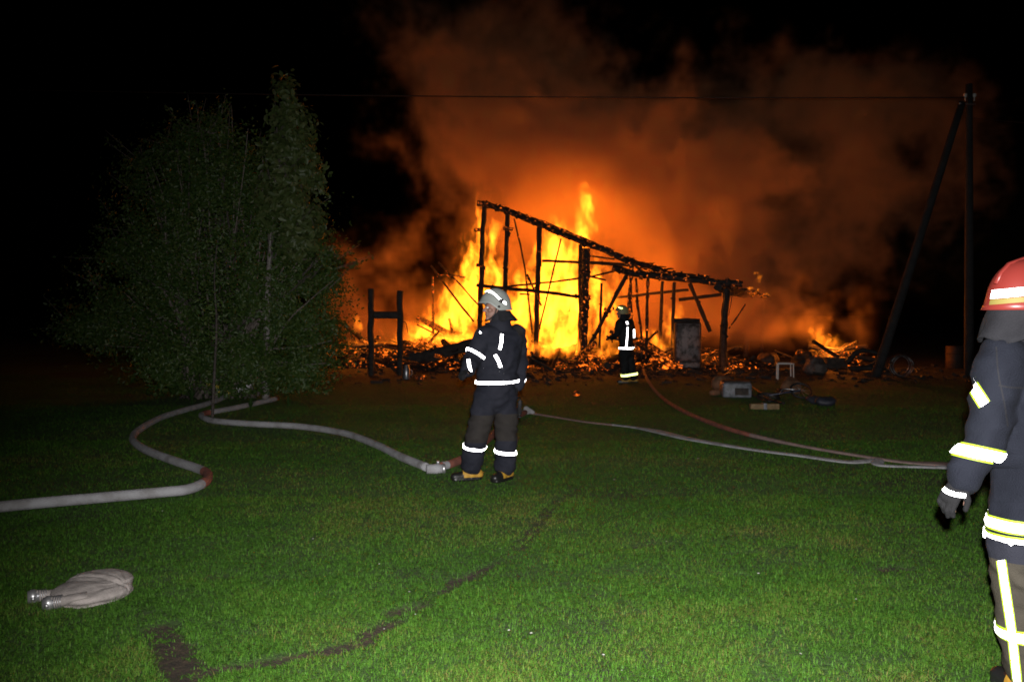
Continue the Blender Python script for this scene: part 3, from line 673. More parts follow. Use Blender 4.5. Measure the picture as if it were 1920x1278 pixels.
cp = ground(1563, 690, .0); cr_ = empty('crate', cp, 'black open crate under the fire on the scrap heap', 'crate')
for q, s in (((0, -.3, .18), (.62, .03, .3)), ((0, .3, .18), (.62, .03, .3)), ((-.3, 0, .18), (.03, .57, .3)), ((.3, 0, .18), (.03, .57, .3)), ((0, 0, .02), (.56, .56, .03))):
    put('panel', bevelled(boxvf(cp + Vector(q), s), .006), SOOT, cr_)
# appliance lying on its side, with cables
ap = ground(1385, 746); apo = empty('appliance', ap, 'grey white appliance lying on its back in the grass', 'appliance')
put('casing', obox(ap + Vector((0, .25, 0)), .56, .55, .30, -.1, .04), GREY_PAINT, apo); put('lid', obox(ap + Vector((.01, .24, .30)), .50, .50, .035, -.1, .015), SOOT, apo)
put('vent_panel', obox(ap + Vector((.05, -.04, .06)), .26, .02, .14, -.1, .006), SOOT, apo)
for px, py, w_, h_, lab, s in ((1349, 740, .28, .13, 'orange brown cushion lying left of the grey appliance', 64), (1355, 731, .16, .34, 'orange brown upright cushion propped on the grey appliance', 65)):
    p = ground(px, py + 2); tag(put('cushion', fuse([capsule(p + Vector((-w_ / 2, 0, h_ / 2)), p + Vector((w_ / 2, .1, h_ / 2)), h_ * .5, h_ * .45)], .02, 4, .01, 8), CARD, origin=(p.x, p.y, 0)), lab, 'cushion')
def G(pts, z=0.02): return [ground(x, y, z) for x, y in pts]
tag(put('cable', mesh(*tube(G([(1378, 725), (1392, 728), (1408, 738), (1426, 748), (1445, 752), (1462, 747)], .05), .018)), RUBBER, origin=ground(1420, 745)), 'thick black cable looping from the grey appliance to the tangle', 'cable')
tag(put('cable', mesh(*tube(G([(1376, 716), (1402, 720), (1425, 735), (1440, 748), (1470, 756)], .05), .022)), RUBBER, origin=ground(1440, 745)), 'black cable running behind the grey appliance towards the bicycle', 'cable')
bp = ground(1433, 767); bo = empty('broken_board', bp, 'tan broken board lying in the grass with a dark strap', 'board')
put('plank', obox(bp, .50, .12, .10, .02, .01), BOARD, bo); put('strap', obox(bp + Vector((.0, -.003, -.004)), .06, .14, .115, .02, .005), GREY_PAINT, bo)
# small toppled bicycle
wp = ground(1497, 748); bk = empty('toppled_bicycle', wp, 'dark bicycle lying toppled in the grass beside the orange brown bag', 'bicycle')
def wheel(c, r, tilt):
    Mt = Matrix.Rotation(tilt, 3, 'X'); ring = [c + Mt @ Vector((r * math.cos(a), r * math.sin(a), 0)) for a in np.linspace(0, 2 * math.pi, 25)]
    w1 = put('wheel', mesh(*sweep(ring, [.022] * 25, 6, cap=False)), RUBBER, bk)
    for k in range(9):
        a = 2 * math.pi * k / 9; put('spoke', mesh(*sweep([c, c + Mt @ Vector((r * math.cos(a), r * math.sin(a), 0))], [.004, .004], 4)), STEEL, w1)
wheel(wp + Vector((.08, .1, .16)), .20, .7); wheel(wp + Vector((-.55, .15, .05)), .20, .15)
fp_ = [wp + Vector(q) for q in ((-.55, .15, .06), (-.25, .05, .12), (.08, .1, .16), (-.2, .35, .1))]
for a, b in ((0, 1), (1, 2), (0, 3), (3, 1), (3, 2)): put('frame_tube', mesh(*tube([fp_[a], fp_[b]], .016)), mat('dark_blue_paint', (.03, .04, .07), .35), bk)
put('handlebar', mesh(*tube([wp + Vector(q) for q in ((-.42, -.15, .12), (-.3, -.05, .2), (-.1, -.1, .19))], .012)), STEEL, bk); put('saddle', fuse([capsule(wp + Vector((-.22, .38, .13)), wp + Vector((-.2, .55, .13)), .05, .08, flat=.5)], .02), RUBBER, bk)
sack('bag', 'orange brown bag slumped against the toppled bicycle', 'bag', 1483, 737, .32, .34, CARD, 66, .3)
sack('dark_bag', 'dark blue bag lying flat at the right of the toppled bicycle', 'bag', 1545, 758, .42, .14, mat('navy_bag', (.03, .032, .045), .6), 67, .3)
sack('clod', 'small charred clod with a live ember on the lawn', 'ember', 1081, 742, .14, .09, CHAR_HOT, 68, .12)
# wire coil and bent timbers by the pole's stay
kp = ground(1698, 708); ko = empty('wire_coil', kp, 'upright coil of shiny wire beside the foot of the slanting pole', 'wire coil')
for k in range(7):
    r = .30 - .012 * abs(k - 3); c = kp + Vector((-.04 + .0 * k, .05 + k * .045, .30)); a0 = random.uniform(0, 1)
    put('turn', mesh(*sweep([c + Vector((r * math.cos(a + a0), .02 * math.sin(3 * a), r * math.sin(a + a0))) for a in np.linspace(0, 2 * math.pi, 29)], [.014] * 29, 6, cap=False)), RUST if k % 2 else DULL_STEEL, ko)
for k in range(5):
    a = k * 1.257 + .3; put('tie', mesh(*tube([kp + Vector((-.04 + .29 * math.cos(a), .04 + q * .1, .30 + .29 * math.sin(a))) for q in range(4)], .02)), RUST, ko)
for lab, pts, r in (('bent dark timber curving over the ground right of the scrap fire', [(1588, 668, .25), (1606, 652, .55), (1626, 648, .6), (1648, 655, .5)], .09), ('pale thin branch lying below the bent timber', [(1590, 682, .12), (1612, 684, .1), (1640, 672, .25), (1652, 660, .4)], .045), ('dark split log lying behind the slanting pole', [(1595, 690, .08), (1625, 692, .1), (1660, 690, .08)], .09)):
    P = [at(x, y, 25.6) for x, y, z in pts]
    for p, (_, _, z) in zip(P, pts): p.z = z
    tag(put('fallen_branch', mesh(*sweep(catmull(P, 6), [r * (1 - .02 * i) for i in range((len(P) - 1) * 6 + 1)], 8, jit=.12)), CHAR if r > .05 else WOOD, origin=(P[0].x, P[0].y, 0)), lab, 'branch')
dp = ground(1790, 690); tag(put('oil_drum', bevelled(sweep([dp + Vector((0, 0, z)) for z in (0, .2, .22, .24, .44, .46, .48, .68)], [.26, .26, .275, .26, .26, .275, .26, .26], 24), .008, 1), RUST, origin=dp), 'rusty drum lit dull orange behind the foreground firefighter', 'drum')
# the H of two dark posts left of the house, with a pan hanging / standing by
hp0, hp1 = ground(696, 705), ground(750, 704); hf = empty('gate_posts', hp0.lerp(hp1, .5), 'two dark posts joined by a crossbar at the left of the fire', 'post frame')
put('post', mesh(*timber_vf([hp0, Vector((hp0.x, hp0.y, 2.32))], .15, .15, .04, seed=81), smooth=False), CHAR, hf); put('post', mesh(*timber_vf([hp1, Vector((hp1.x, hp1.y, 2.28))], .15, .15, .04, seed=82), smooth=False), CHAR, hf)
put('crossbar', mesh(*timber_vf([hp0 + Vector((0, 0, 1.63)), hp1 + Vector((0, 0, 1.63))], .06, .19, .03, seed=83), smooth=False), CHAR, hf)
put('hook', mesh(*tube([hp1 + Vector(q) for q in ((.05, -.05, 1.45), (.16, -.05, 1.43), (.20, -.05, 1.3), (.22, -.05, 1.15))], .012)), RUBBER, hf)
pp = ground(762, 711); po = empty('milk_can', pp, 'small shiny steel can standing at the foot of the right dark post', 'can')
put('body', mesh(*sweep([pp + Vector((0, 0, z)) for z in (0, .02, .26, .30, .34)], [.085, .095, .095, .07, .075], 16)), STEEL, po); put('lid', mesh(*sweep([pp + Vector((0, 0, z)) for z in (.342, .36, .375)], [.078, .078, .03], 16)), STEEL, po)
put('handle', mesh(*tube([pp + Vector(q) for q in ((.09, 0, .25), (.14, 0, .22), (.14, 0, .14), (.09, 0, .10))], .009)), STEEL, po)
sack('ember_lump', 'small glowing lump on the ground right of the steel can', 'ember', 788, 711, .22, .13, CHAR_HOT, 69, .15)

# ------------------------------------------------------------------ utility pole with slanting stay, and its wires
vp = at(1817, 700, 23.6); vp.z = 0; vt = at(1817, 158, 23.6)
up = empty('utility_pole', vp, 'tall wooden utility pole with slanting stay pole at the right', 'utility pole')
put('pole', mesh(*sweep([vp.lerp(vt, k / 8) - Vector((0, 0, .3 if k == 0 else 0)) for k in range(9)], [.125 - .005 * k for k in range(9)], 14)), WOOD, up)
sb, st2 = at(1640, 706, 23.3), at(1804, 192, 23.5); sb.z = -.1
put('stay_pole', mesh(*sweep([sb.lerp(st2, k / 8) for k in range(9)], [.13 - .005 * k for k in range(9)], 14)), WOOD, up)
put('bolt', mesh(*tube([st2 + Vector((-.12, -.08, -.05)), vt + Vector((.14, -.08, -.55))], .02)), STEEL, up)
for dx, nm in ((-.12, 'insulator'), (.12, 'insulator')): put(nm, mesh(*sweep([vt + Vector((dx, -.05, z)) for z in (-.45, -.36, -.34, -.27, -.25)], [.015, .015, .045, .05, .02], 12)), mat('porcelain', (.5, .48, .45), .25), up)
wl = at(-60, 166, 27); wa = vt + Vector((-.12, -.05, -.36))
def wire(a, b, sag, r):
    P = [a.lerp(b, k / 40) - Vector((0, 0, sag * 4 * (k / 40) * (1 - k / 40))) for k in range(41)]; return mesh(*sweep(P, [r] * 41, 6))
tag(put('overhead_wire', wire(wl, wa, .10, .017), RUBBER, origin=wa), 'dark overhead wire running from the pole across the smoke', 'wire')
tag(put('overhead_wire', wire(vt + Vector((.12, -.05, -.9)), at(2300, 232, 24.5), .15, .010), RUBBER, origin=vt), 'thin wire leading right from the utility pole', 'wire')

# ================================================================== HOSES
HOSE = mat('hose_canvas', (.40, .40, .42), .8, (.25, .24, .24), 5, .7, 150, contrast=(.42, .72))
HOSE_RED = mat('hose_red', (.34, .11, .075), .8, (.20, .075, .055), 5, .6, 150)
HOSE_DULL = mat('hose_dull', (.27, .19, .17), .8, (.20, .14, .13), 10, .3, 90)
BRASS = mat('alloy', (.55, .55, .56), .4, metal=.8)
def hose(name, label, pix, r, flat=None, red=(), base=HOSE, second=HOSE_RED, k=10, twist=None):
    """Hose lying on the lawn: pix are points on the ground, flat = (ra, rb) per control point when it is not full of water."""
    n = len(pix); m = (n - 1) * k + 1; P = catmull([ground(x, y, .0) for x, y in pix], k); rr = []
    for i in range(m):
        q = i / k; a = int(min(q, n - 2)); f = q - a
        va, vb = (flat[a], flat[a + 1]) if flat else ((r, r), (r, r)); rr.append(tuple(x + (y - x) * f for x, y in zip(va, vb)))
    for p, (ra, rb) in zip(P, rr): p.z = ra * .92 + .012
    V, Fc = sweep(P, rr, 14); me = mesh(V, Fc)
    for f in me.polygons:
        c = f.index // 14 / k
        if any(a <= c <= b for a, b in red): f.material_index = 1
    return tag(put(name, me, [base, second], origin=Vector((P[n // 2 * k].x, P[n // 2 * k].y, 0))), label, 'hose', 'fire hoses laid over the lawn')
hose('fire_hose', 'full white hose snaking in an S from the left edge to the bush', [(-160, 985), (0, 962), (180, 945), (300, 934), (352, 928), (384, 914), (390, 900), (376, 890), (330, 874), (285, 857), (258, 842), (249, 828), (262, 812), (300, 790), (345, 775), (390, 762), (430, 745), (468, 722), (490, 712)], .047, red=[(4.7, 6.6)])
hose('fire_hose', 'full white hose curving from under the bush to the white-helmeted firefighter', [(520, 752), (450, 768), (410, 776), (384, 781), (378, 786), (400, 795), (470, 801), (560, 806), (640, 818), (700, 839), (750, 864), (800, 885)], .045, red=[(2.6, 3.4)])
cpl = ground(816, 888) + Vector((0, 0, .052)); co_ = empty('hose_coupling', Vector((cpl.x, cpl.y, 0)), 'pale canvas-wrapped coupling where the hoses join by the yellow boot', 'coupling')
dch = (ground(828, 884) - ground(800, 885)).normalized()
put('sleeve', mesh(*sweep([cpl + dch * q for q in (-.09, -.05, .02, .07)], [.046, .050, .050, .046], 16)), HOSE, co_); put('lug', mesh(*sweep([cpl + dch * .03 + Vector((0, 0, z)) for z in (.05, .085)], [.016, .018], 10)), BRASS, co_); put('collar', mesh(*sweep([cpl + dch * q for q in (.07, .075, .10, .105)], [.045, .054, .054, .045], 16)), BRASS, co_)
hose('fire_hose', 'red brown hose passing behind the legs of the white-helmeted firefighter', [(828, 883), (850, 877), (880, 862), (910, 836), (935, 812), (965, 790), (988, 777)], .045, base=HOSE_RED, second=HOSE, red=[(0, .4)])
fw, fh = .075, .016
hose('fire_hose', 'flat pale hose stretching right from behind the firefighter to the edge', [(985, 776), (1030, 783), (1100, 794), (1180, 803), (1230, 812), (1290, 826), (1400, 845), (1500, 858), (1590, 870), (1640, 868), (1650, 876), (1710, 879), (1800, 882), (1960, 890)], .03,
     flat=[(.02, .05), (.016, .035), (.014, .03), (.014, .035), (.02, .10), (.018, .09), (.016, .05), (.015, .06), (.015, .07), (.022, .09), (.014, .05), (.014, .04), (.02, .06), (.02, .06)], second=HOSE_DULL, red=[(0, 2.5)])
hose('fire_hose', 'thin brown hose trailing from the hose man down to the lower right', [(1196, 664), (1205, 694), (1218, 722), (1240, 748), (1275, 772), (1330, 797), (1400, 819), (1500, 840), (1600, 857), (1690, 870), (1760, 874), (1850, 880), (1980, 890)], .036,
     flat=[(.036, .036)] * 6 + [(.03, .036), (.02, .035), (.018, .04), (.016, .06), (.016, .12), (.016, .12), (.016, .1)], base=HOSE_DULL, red=[(3.0, 6.0)])
# folded end of hose behind the firefighter's knee
bp = ground(988, 779); tag(put('folded_hose', fuse([capsule(bp + Vector((-.07, 0, .05)), bp + Vector((.05, .05, .06)), .06, .05, flat=.6), capsule(bp + Vector((-.02, .02, .11)), bp + Vector((.1, .0, .05)), .05, .03, flat=.5)], .012, 3, .01, 12), HOSE, origin=(bp.x, bp.y, 0)), 'folded pale hose end behind the knee of the white-helmeted firefighter', 'hose')
# ------------------------------------------------------------------ folded hose bundle in the near left corner
hc = ground(160, 1128); hb = empty('hose_bundle', hc, 'folded beige fire hose bundle with two couplings on the near lawn', 'hose bundle')
BUN = mat('bundle_canvas', (.37, .33, .31), .85, (.27, .24, .225), 16, .5, 140)
bun = fuse([ellipsoid(hc + Vector((.0, .10, .045)), .205, .26, .052, .1, 28), ellipsoid(hc + Vector((.0, .18, .070)), .190, .175, .046, -.1, 28), ellipsoid(hc + Vector((-.03, .02, .062)), .165, .145, .044, .25, 28), ellipsoid(hc + Vector((.15, .09, .040)), .07, .11, .038, 0, 20)], .007, 3, .004, 7)
fan = hc + Vector((.19, .10, 0))
for v in bun.vertices:                          # creases of the flattened loops, gathered at the right end
    q = v.co - fan; a = math.atan2(q.y, -q.x); r = math.hypot(q.x, q.y)
    if v.co.z > .02: v.co.z += (.0042 * math.sin(a * 9 + 1.5 * mn.noise(v.co * 9)) + .002 * math.sin(a * 21 + r * 9)) * min(1, r / .06) * max(0, 1 - r / .42) - .010 * math.exp(-((q.y + .2 * q.x + .02) / .012) ** 2)
put('folded_loops', bun, BUN, hb)
for k in range(3):                              # edges of the lower loops showing round the rim
    rr_ = .185 - .006 * k; P = [hc + Vector((rr_ * 1.02 * math.cos(a), .10 + rr_ * 1.25 * math.sin(a), .016 + k * .016 + .006 * mn.noise(Vector((math.cos(a) * 2, math.sin(a) * 2, k))))) for a in np.linspace(0, 2 * math.pi, 41)]
    put('hose_loop', mesh(*sweep(P, [(.008, .022)] * 41, 8, cap=False)), BUN, hb)
for P in ([(-.13, .08, .05), (-.19, .03, .042), (-.235, .0, .040), (-.27, -.02, .04)], [(.06, -.10, .075), (.0, -.125, .066), (-.06, -.14, .05), (-.11, -.15, .045)]):
    P = [hc + Vector(q) for q in P]; d = (P[-1] - P[-2]).normalized()
    tl = put('hose_tail', mesh(*sweep(catmull(P, 5), [(.014 + .0015 * i, .05 - .0012 * i) for i in range(16)], 14)), BUN, hb)
    for q in range(4): put('binding', mesh(*sweep([P[-1] - d * (.015 + q * .012), P[-1] - d * (.010 + q * .012)], [(.039, .037)] * 2, 16)), STEEL, tl)
    cpo = put('coupling', mesh(*sweep([P[-1] + d * q for q in (-.01, .0, .005, .03, .034, .045)], [.034, .034, .042, .042, .036, .036], 18)), BRASS, hb)
    for s in (-1, 1): put('lug', mesh(*boxvf(P[-1] + d * .018 + d.cross(Vector((0, 0, 1))) * (.044 * s), (.018, .018, .02))), BRASS, cpo)

# ================================================================== TREE AND SHRUBS AT THE LEFT
def leaf_mesh(P, N, size, seed):
    """Leaves as bent diamonds at points P facing roughly N."""
    rg = np.random.default_rng(seed); n = len(P); s = size * rg.uniform(.6, 1.35, n)
    nn = N + rg.normal(0, .7, (n, 3)); nn /= np.linalg.norm(nn, axis=1)[:, None] + 1e-6
    u = np.cross(nn, rg.normal(0, 1, (n, 3))); u /= np.linalg.norm(u, axis=1)[:, None] + 1e-6; v = np.cross(nn, u)
    V = np.empty((n, 6, 3), 'f')
    for i, (a, b, c) in enumerate(((-1, 0, 0), (-.25, -.5, .12), (.5, -.42, .08), (1.05, 0, -.12), (.5, .42, .08), (-.25, .5, .12))):
        V[:, i] = P + (u * a + v * b + nn * c) * (s * .5)[:, None]
    base = np.arange(n, dtype=np.int32)[:, None] * 6; me = bpy.data.meshes.new('crown'); me.vertices.add(n * 6); me.vertices.foreach_set('co', V.ravel())
    lp = np.concatenate([base + np.array([0, 1, 2, 3]), base + np.array([0, 3, 4, 5])], 1).ravel(); me.loops.add(len(lp)); me.loops.foreach_set('vertex_index', lp)
    me.polygons.add(n * 2); me.polygons.foreach_set('loop_start', (np.arange(n * 2) * 4).astype(np.int32)); me.update(); me.validate()
    a = me.attributes.new('tint', 'FLOAT', 'POINT'); a.data.foreach_set('value', np.repeat(rg.random(n).astype('f'), 6)); return me
def leaf_mat(name, c0, c1, c2):
    M = bpy.data.materials.new(name); M.use_nodes = True; t = NT(M.node_tree); b = t.n['Principled BSDF']; a = t.n.new('ShaderNodeAttribute'); a.attribute_name = 'tint'
    rp = t.n.new('ShaderNodeValToRGB'); t.l.new(a.outputs['Fac'], rp.inputs[0]); rp.color_ramp.elements[0].color = (*c0, 1); rp.color_ramp.elements[1].color = (*c2, 1); e = rp.color_ramp.elements.new(.6); e.color = (*c1, 1)
    t.l.new(rp.outputs[0], b.inputs['Base Color']); b.inputs['Roughness'].default_value = .5
    tl = t.n.new('ShaderNodeBsdfTranslucent'); t.l.new(rp.outputs[0], tl.inputs[0]); mx = t.n.new('ShaderNodeMixShader'); mx.inputs[0].default_value = .25
    t.l.new(b.outputs[0], mx.inputs[1]); t.l.new(tl.outputs[0], mx.inputs[2]); t.l.new(mx.outputs[0], t.n['Material Output'].inputs[0]); return M
def crown(lobes, n, seed, thin=.0, core=.35, freq=1.3):
    """Points in the union of lobes (px, py, rx, ry, depth Y, depth radius), denser to the outside, clumped by noise."""
    rg = np.random.default_rng(seed); P, N = [], []; tot = sum(l[2] * l[3] for l in lobes)
    for px, py, rx, ry, Y, rd in lobes:
        c = np.array(at(px, py, Y)); k = Y / FPX; m = int(n * rx * ry / tot); d = rg.normal(0, 1, (m, 3)); d /= np.linalg.norm(d, axis=1)[:, None]
        r = (core + (1 - core) * rg.random(m) ** .5) * (1 + .20 * rg.normal(0, 1, m)); q = c + d * r[:, None] * np.array([rx * k, rd, ry * k])
        cl = np.array([mn.noise(Vector(x) * freq) + .6 * mn.noise(Vector(x) * freq * 2.6) for x in q])
        kk = (cl > thin) & (q[:, 2] > .12); P.append(q[kk]); N.append(d[kk] + np.array([0, -.25, .35]))
    return np.concatenate(P), np.concatenate(N)
BARK_TWIG = mat('twig_bark', (.20, .17, .15), .85, (.11, .09, .08), 12, .5, 40); BARK = mat('bark', (.10, .085, .075), .9, (.05, .042, .036), 14, .8, 40); BARK_PALE = mat('pale_bark', (.30, .28, .27), .8, (.12, .10, .09), 9, .6, 40)
def limb(P, r0, r1, k=6): m = (len(P) - 1) * k + 1; return mesh(*sweep(catmull(P, k), [r0 + (r1 - r0) * i / (m - 1) for i in range(m)], 8, jit=.05))
# big many-stemmed shrub
sb0 = at(400, 700, 17.8); sb0.z = 0
shrub = empty('large_shrub', sb0, 'large dark round leafy shrub with many thin stems, left of the fire', 'shrub')
LOB = [(420, 470, 175, 195, 18, 1.7), (330, 420, 110, 140, 18.3, 1.4), (400, 330, 110, 95, 18.2, 1.2), (470, 360, 110, 110, 18.4, 1.2), (520, 540, 120, 140, 17.9, 1.4), (580, 600, 78, 130, 18, 1.2), (300, 560, 130, 130, 18.2, 1.5), (215, 600, 100, 70, 18.2, 1.0), (170, 625, 62, 45, 18.2, .8), (420, 630, 190, 110, 17.4, 1.3), (330, 680, 90, 70, 17.0, .9), (560, 690, 90, 60, 17.3, 1.0), (455, 690, 130, 65, 16.8, .7), (365, 275, 45, 50, 18.2, .6), (410, 245, 28, 45, 18.1, .4), (300, 330, 60, 70, 18.3, .8), (610, 500, 35, 60, 18, .7), (240, 470, 50, 60, 18.3, .8)]
random.seed(43); SPP = []; SPT = []
for i in range(70):
    l = LOB[random.choice((0, 1, 2, 3, 5, 6, 7, 8, 13, 14, 15, 16, 17, 9))]; an = R(random.uniform(-10, 200)); k = l[4] / FPX; c = at(l[0], l[1], l[4]); d = Vector((math.cos(an), random.uniform(-.4, .2), math.sin(an) * .9 + .25)).normalized()
    a = c + Vector((math.cos(an) * l[2] * k * .92, random.uniform(-.3, .1), math.sin(an) * l[3] * k * .92)); b = a + d * random.uniform(.3, .75); SPT.append((a, b))
    for q in range(random.randrange(14, 34)): SPP.append(a.lerp(b, random.random() ** .8) + Vector((random.gauss(0, .055), random.gauss(0, .055), random.gauss(0, .055))))
P, N = crown(LOB, 165000, 5, -.10, .3, 1.9); P = np.concatenate([P, np.array(SPP)]); N = np.concatenate([N, np.tile([0, -.3, .3], (len(SPP), 1))]); put('crown', leaf_mesh(P, N, .068, 6), leaf_mat('shrub_leaf', (.024, .062, .010), (.056, .108, .018), (.092, .125, .030)), shrub)
random.seed(41)
for i in range(95):
    l = LOB[random.randrange(len(LOB))]; tip = at(l[0] + random.uniform(-.9, .9) * l[2], l[1] - random.uniform(.1, 1.12) * l[3], l[4] + random.uniform(-.9, .5) * l[5]); b = sb0 + Vector((random.uniform(-.7, 1.0), random.uniform(-.6, .3), 0)); md_ = b.lerp(tip, .45) + Vector((random.uniform(-.15, .15), random.uniform(-.2, .1), .35))
    put('stem', limb([b, md_, b.lerp(tip, .8) + Vector((random.uniform(-.1, .1), 0, .1)), tip], random.uniform(.018, .042), .006), BARK_TWIG if i % 3 else BARK, shrub)
for a, b in SPT: put('twig', limb([a - (b - a) * .5, a, b], .009, .003, 3), BARK_TWIG, shrub)
# taller broad-leaved tree rising out of it
tb = at(498, 738, 17.2); tb.z = 0
tree = empty('leafy_tree', tb, 'taller pale-trunked broad-leaved tree rising above the shrub', 'tree')
TL = [(535, 190, 32, 48, 17.2, .5), (515, 215, 22, 40, 17.1, .4), (550, 260, 48, 60, 17.2, .7), (525, 310, 45, 70, 17.2, .7), (575, 320, 32, 60, 17.2, .6), (550, 390, 48, 60, 17.1, .7), (585, 420, 26, 45, 17.1, .5), (508, 380, 28, 60, 17.1, .5), (560, 455, 40, 40, 17.0, .6), (600, 350, 12, 20, 17, .3)]
P, N = crown(TL, 8200, 8, -.06, .2, 2.0); put('crown', leaf_mesh(P, N, .125, 9), leaf_mat('broad_leaf', (.048, .080, .020), (.078, .115, .032), (.115, .135, .05)), tree)
trk = [tb + Vector((0, 0, -.05)), at(500, 640, 17.1), at(503, 520, 17.1), at(512, 400, 17.15), at(525, 280, 17.2), at(535, 175, 17.2)]
put('trunk', limb(trk, .075, .012, 8), BARK_PALE, tree)
for i in range(26):
    l = TL[random.randrange(9)]; a = trk[random.randrange(2, 5)].lerp(trk[random.randrange(3, 6)], random.random()); tip = at(l[0] + random.uniform(-.9, .9) * l[2], l[1] + random.uniform(-.8, .6) * l[3], l[4] + random.uniform(-.6, .4) * l[5]); put('branch', limb([a, a.lerp(tip, .5) + Vector((0, 0, .1)), tip], .018, .004), BARK, tree)
# thin sapling in front of the shrub
s0 = ground(398, 783); sa = empty('sapling', s0, 'thin bare sapling stem standing where the two hoses meet', 'sapling')
sp_ = [s0 + Vector((0, 0, -.03)), at(402, 700, s0.y), at(406, 610, s0.y + .1), at(402, 520, s0.y + .1), at(408, 450, s0.y + .15)]
put('trunk', limb(sp_, .026, .008, 8), BARK, sa)
P, N = crown([(400, 560, 50, 110, s0.y + .1, .5), (405, 440, 35, 50, s0.y + .15, .4)], 900, 12, -.05, .1, 3); put('crown', leaf_mesh(P, N, .06, 13), bpy.data.materials['shrub_leaf'], sa)
# flowering plants and weeds at the shrub's foot
def weed(px, py, lab, h_, n, seed, flower=None):
    b = ground(px, py); random.seed(seed); o = empty('weed_plant', b, lab, 'plant', 'weeds at the foot of the shrub'); pr = []
    for i in range(n):
        a = random.uniform(0, 6.28); l = h_ * random.uniform(.5, 1.1); d = Vector((math.cos(a), math.sin(a), 0)); r = random.uniform(.25, .8); s = Vector((-d.y, d.x, 0)) * .018; ps = []
        for k in range(5): f = k / 4; c = b + d * (l * r * f * f * .7) + Vector((0, 0, l * f * (1 - .3 * f * r))); ps += [c - s * (1 - f * .9), c + s * (1 - f * .9)]
        pr.append((ps, [(2 * k, 2 * k + 1, 2 * k + 3, 2 * k + 2) for k in range(4)]))
    put('leaves', mesh(*join(*pr)), bpy.data.materials['shrub_leaf'], o)
    if flower:
        for i in range(flower[1]):
            c = b + Vector((random.uniform(-.2, .2), random.uniform(-.15, .1), h_ * random.uniform(.5, 1.15))); r = random.uniform(.025, .055)
            put('flower', mesh(*join(*[([c, c + Vector((r * math.cos(q) - .3 * r * math.sin(q), -.01, r * math.sin(q))), c + Vector((r * 1.2 * math.cos(q + .4), -.02, r * 1.2 * math.sin(q + .4))), c + Vector((r * math.cos(q + .8), -.01, r * math.sin(q + .8)))], [(0, 1, 2, 3)]) for q in [k * 1.256 for k in range(5)]])), flower[0], o)
FLW = mat('white_flower', (.62, .60, .64), .6); FLY = mat('yellow_flower', (.6, .45, .05), .6)
weed(462, 722, 'white-flowered plant at the foot of the shrub', .42, 30, 91, (FLW, 9)); weed(447, 748, 'lower white-flowered plant where the hose enters the shrub', .25, 24, 92, (FLW, 8))
weed(414, 752, 'plant with small yellow flowers beside the sapling', .35, 24, 93, (FLY, 4)); weed(470, 770, 'clump of broad grass blades in front of the shrub, right of the sapling', .30, 26, 94); weed(360, 758, 'leafy weed clump left of the sapling above the hose', .42, 34, 95); weed(330, 745, 'leafy weed clump at the left foot of the shrub', .45, 34, 96); weed(540, 765, 'low weed clump under the right side of the shrub', .28, 28, 97)

# ================================================================== FIREFIGHTERS
SKIN = mat('skin', (.30, .17, .13), .55, (.24, .13, .10), 30, .1, 90)
def cloth(name, c, c2, sc_=5): return mat(name, c, .85, c2, sc_, .45, 160, spec=.25)
NAVY = cloth('navy_turnout', (.013, .0145, .023), (.021, .022, .032)); NAVY2 = cloth('blue_turnout', (.0065, .008, .0145), (.010, .012, .020)); BLACKC = cloth('black_turnout', (.012, .014, .016), (.02, .022, .024))
PANEL = cloth('knee_panel_cloth', (.032, .028, .025), (.024, .021, .020)); FLARE_TAUPE = cloth('flare_tint_trouser', (.062, .054, .041), (.040, .035, .027))
GLOVE = cloth('black_glove', (.009, .009, .010), (.016, .016, .018)); BOOTY = mat('yellow_boot', (.50, .28, .03), .6, (.36, .19, .025), 18, .2, 60); BOOTB = mat('black_boot', (.012, .012, .012), .4)
HELM_W = mat('white_helmet', (.34, .36, .34), .42, (.28, .30, .28), 7, .05); HELM_R = mat('red_helmet', (.21, .028, .022), .38); HELM_Y = mat('yellowish_helmet', (.30, .28, .14), .4)
FLAP = cloth('neck_flap_cloth', (.012, .012, .015), (.02, .02, .024)); RETRO_N = retro_mat('near_silver_tape', (1, 1, 1), .10); RETRO_F = retro_mat('far_silver_tape', (1, 1, 1), 1.0); RETRO = retro_mat('silver_tape', (1, 1, 1), .42); LIME = mat('lime_tape', (.50, .75, .04), .6)  # silver tape gain set per man, offsetting the flash's falloff with distance
RETRO_Y = retro_mat('lime_retro_tape', (.85, 1, .25), .55); EYE_W = mat('eye_white', (.7, .7, .68), .2); EYE_D = mat('eye_dark', (.03, .02, .015), .2)

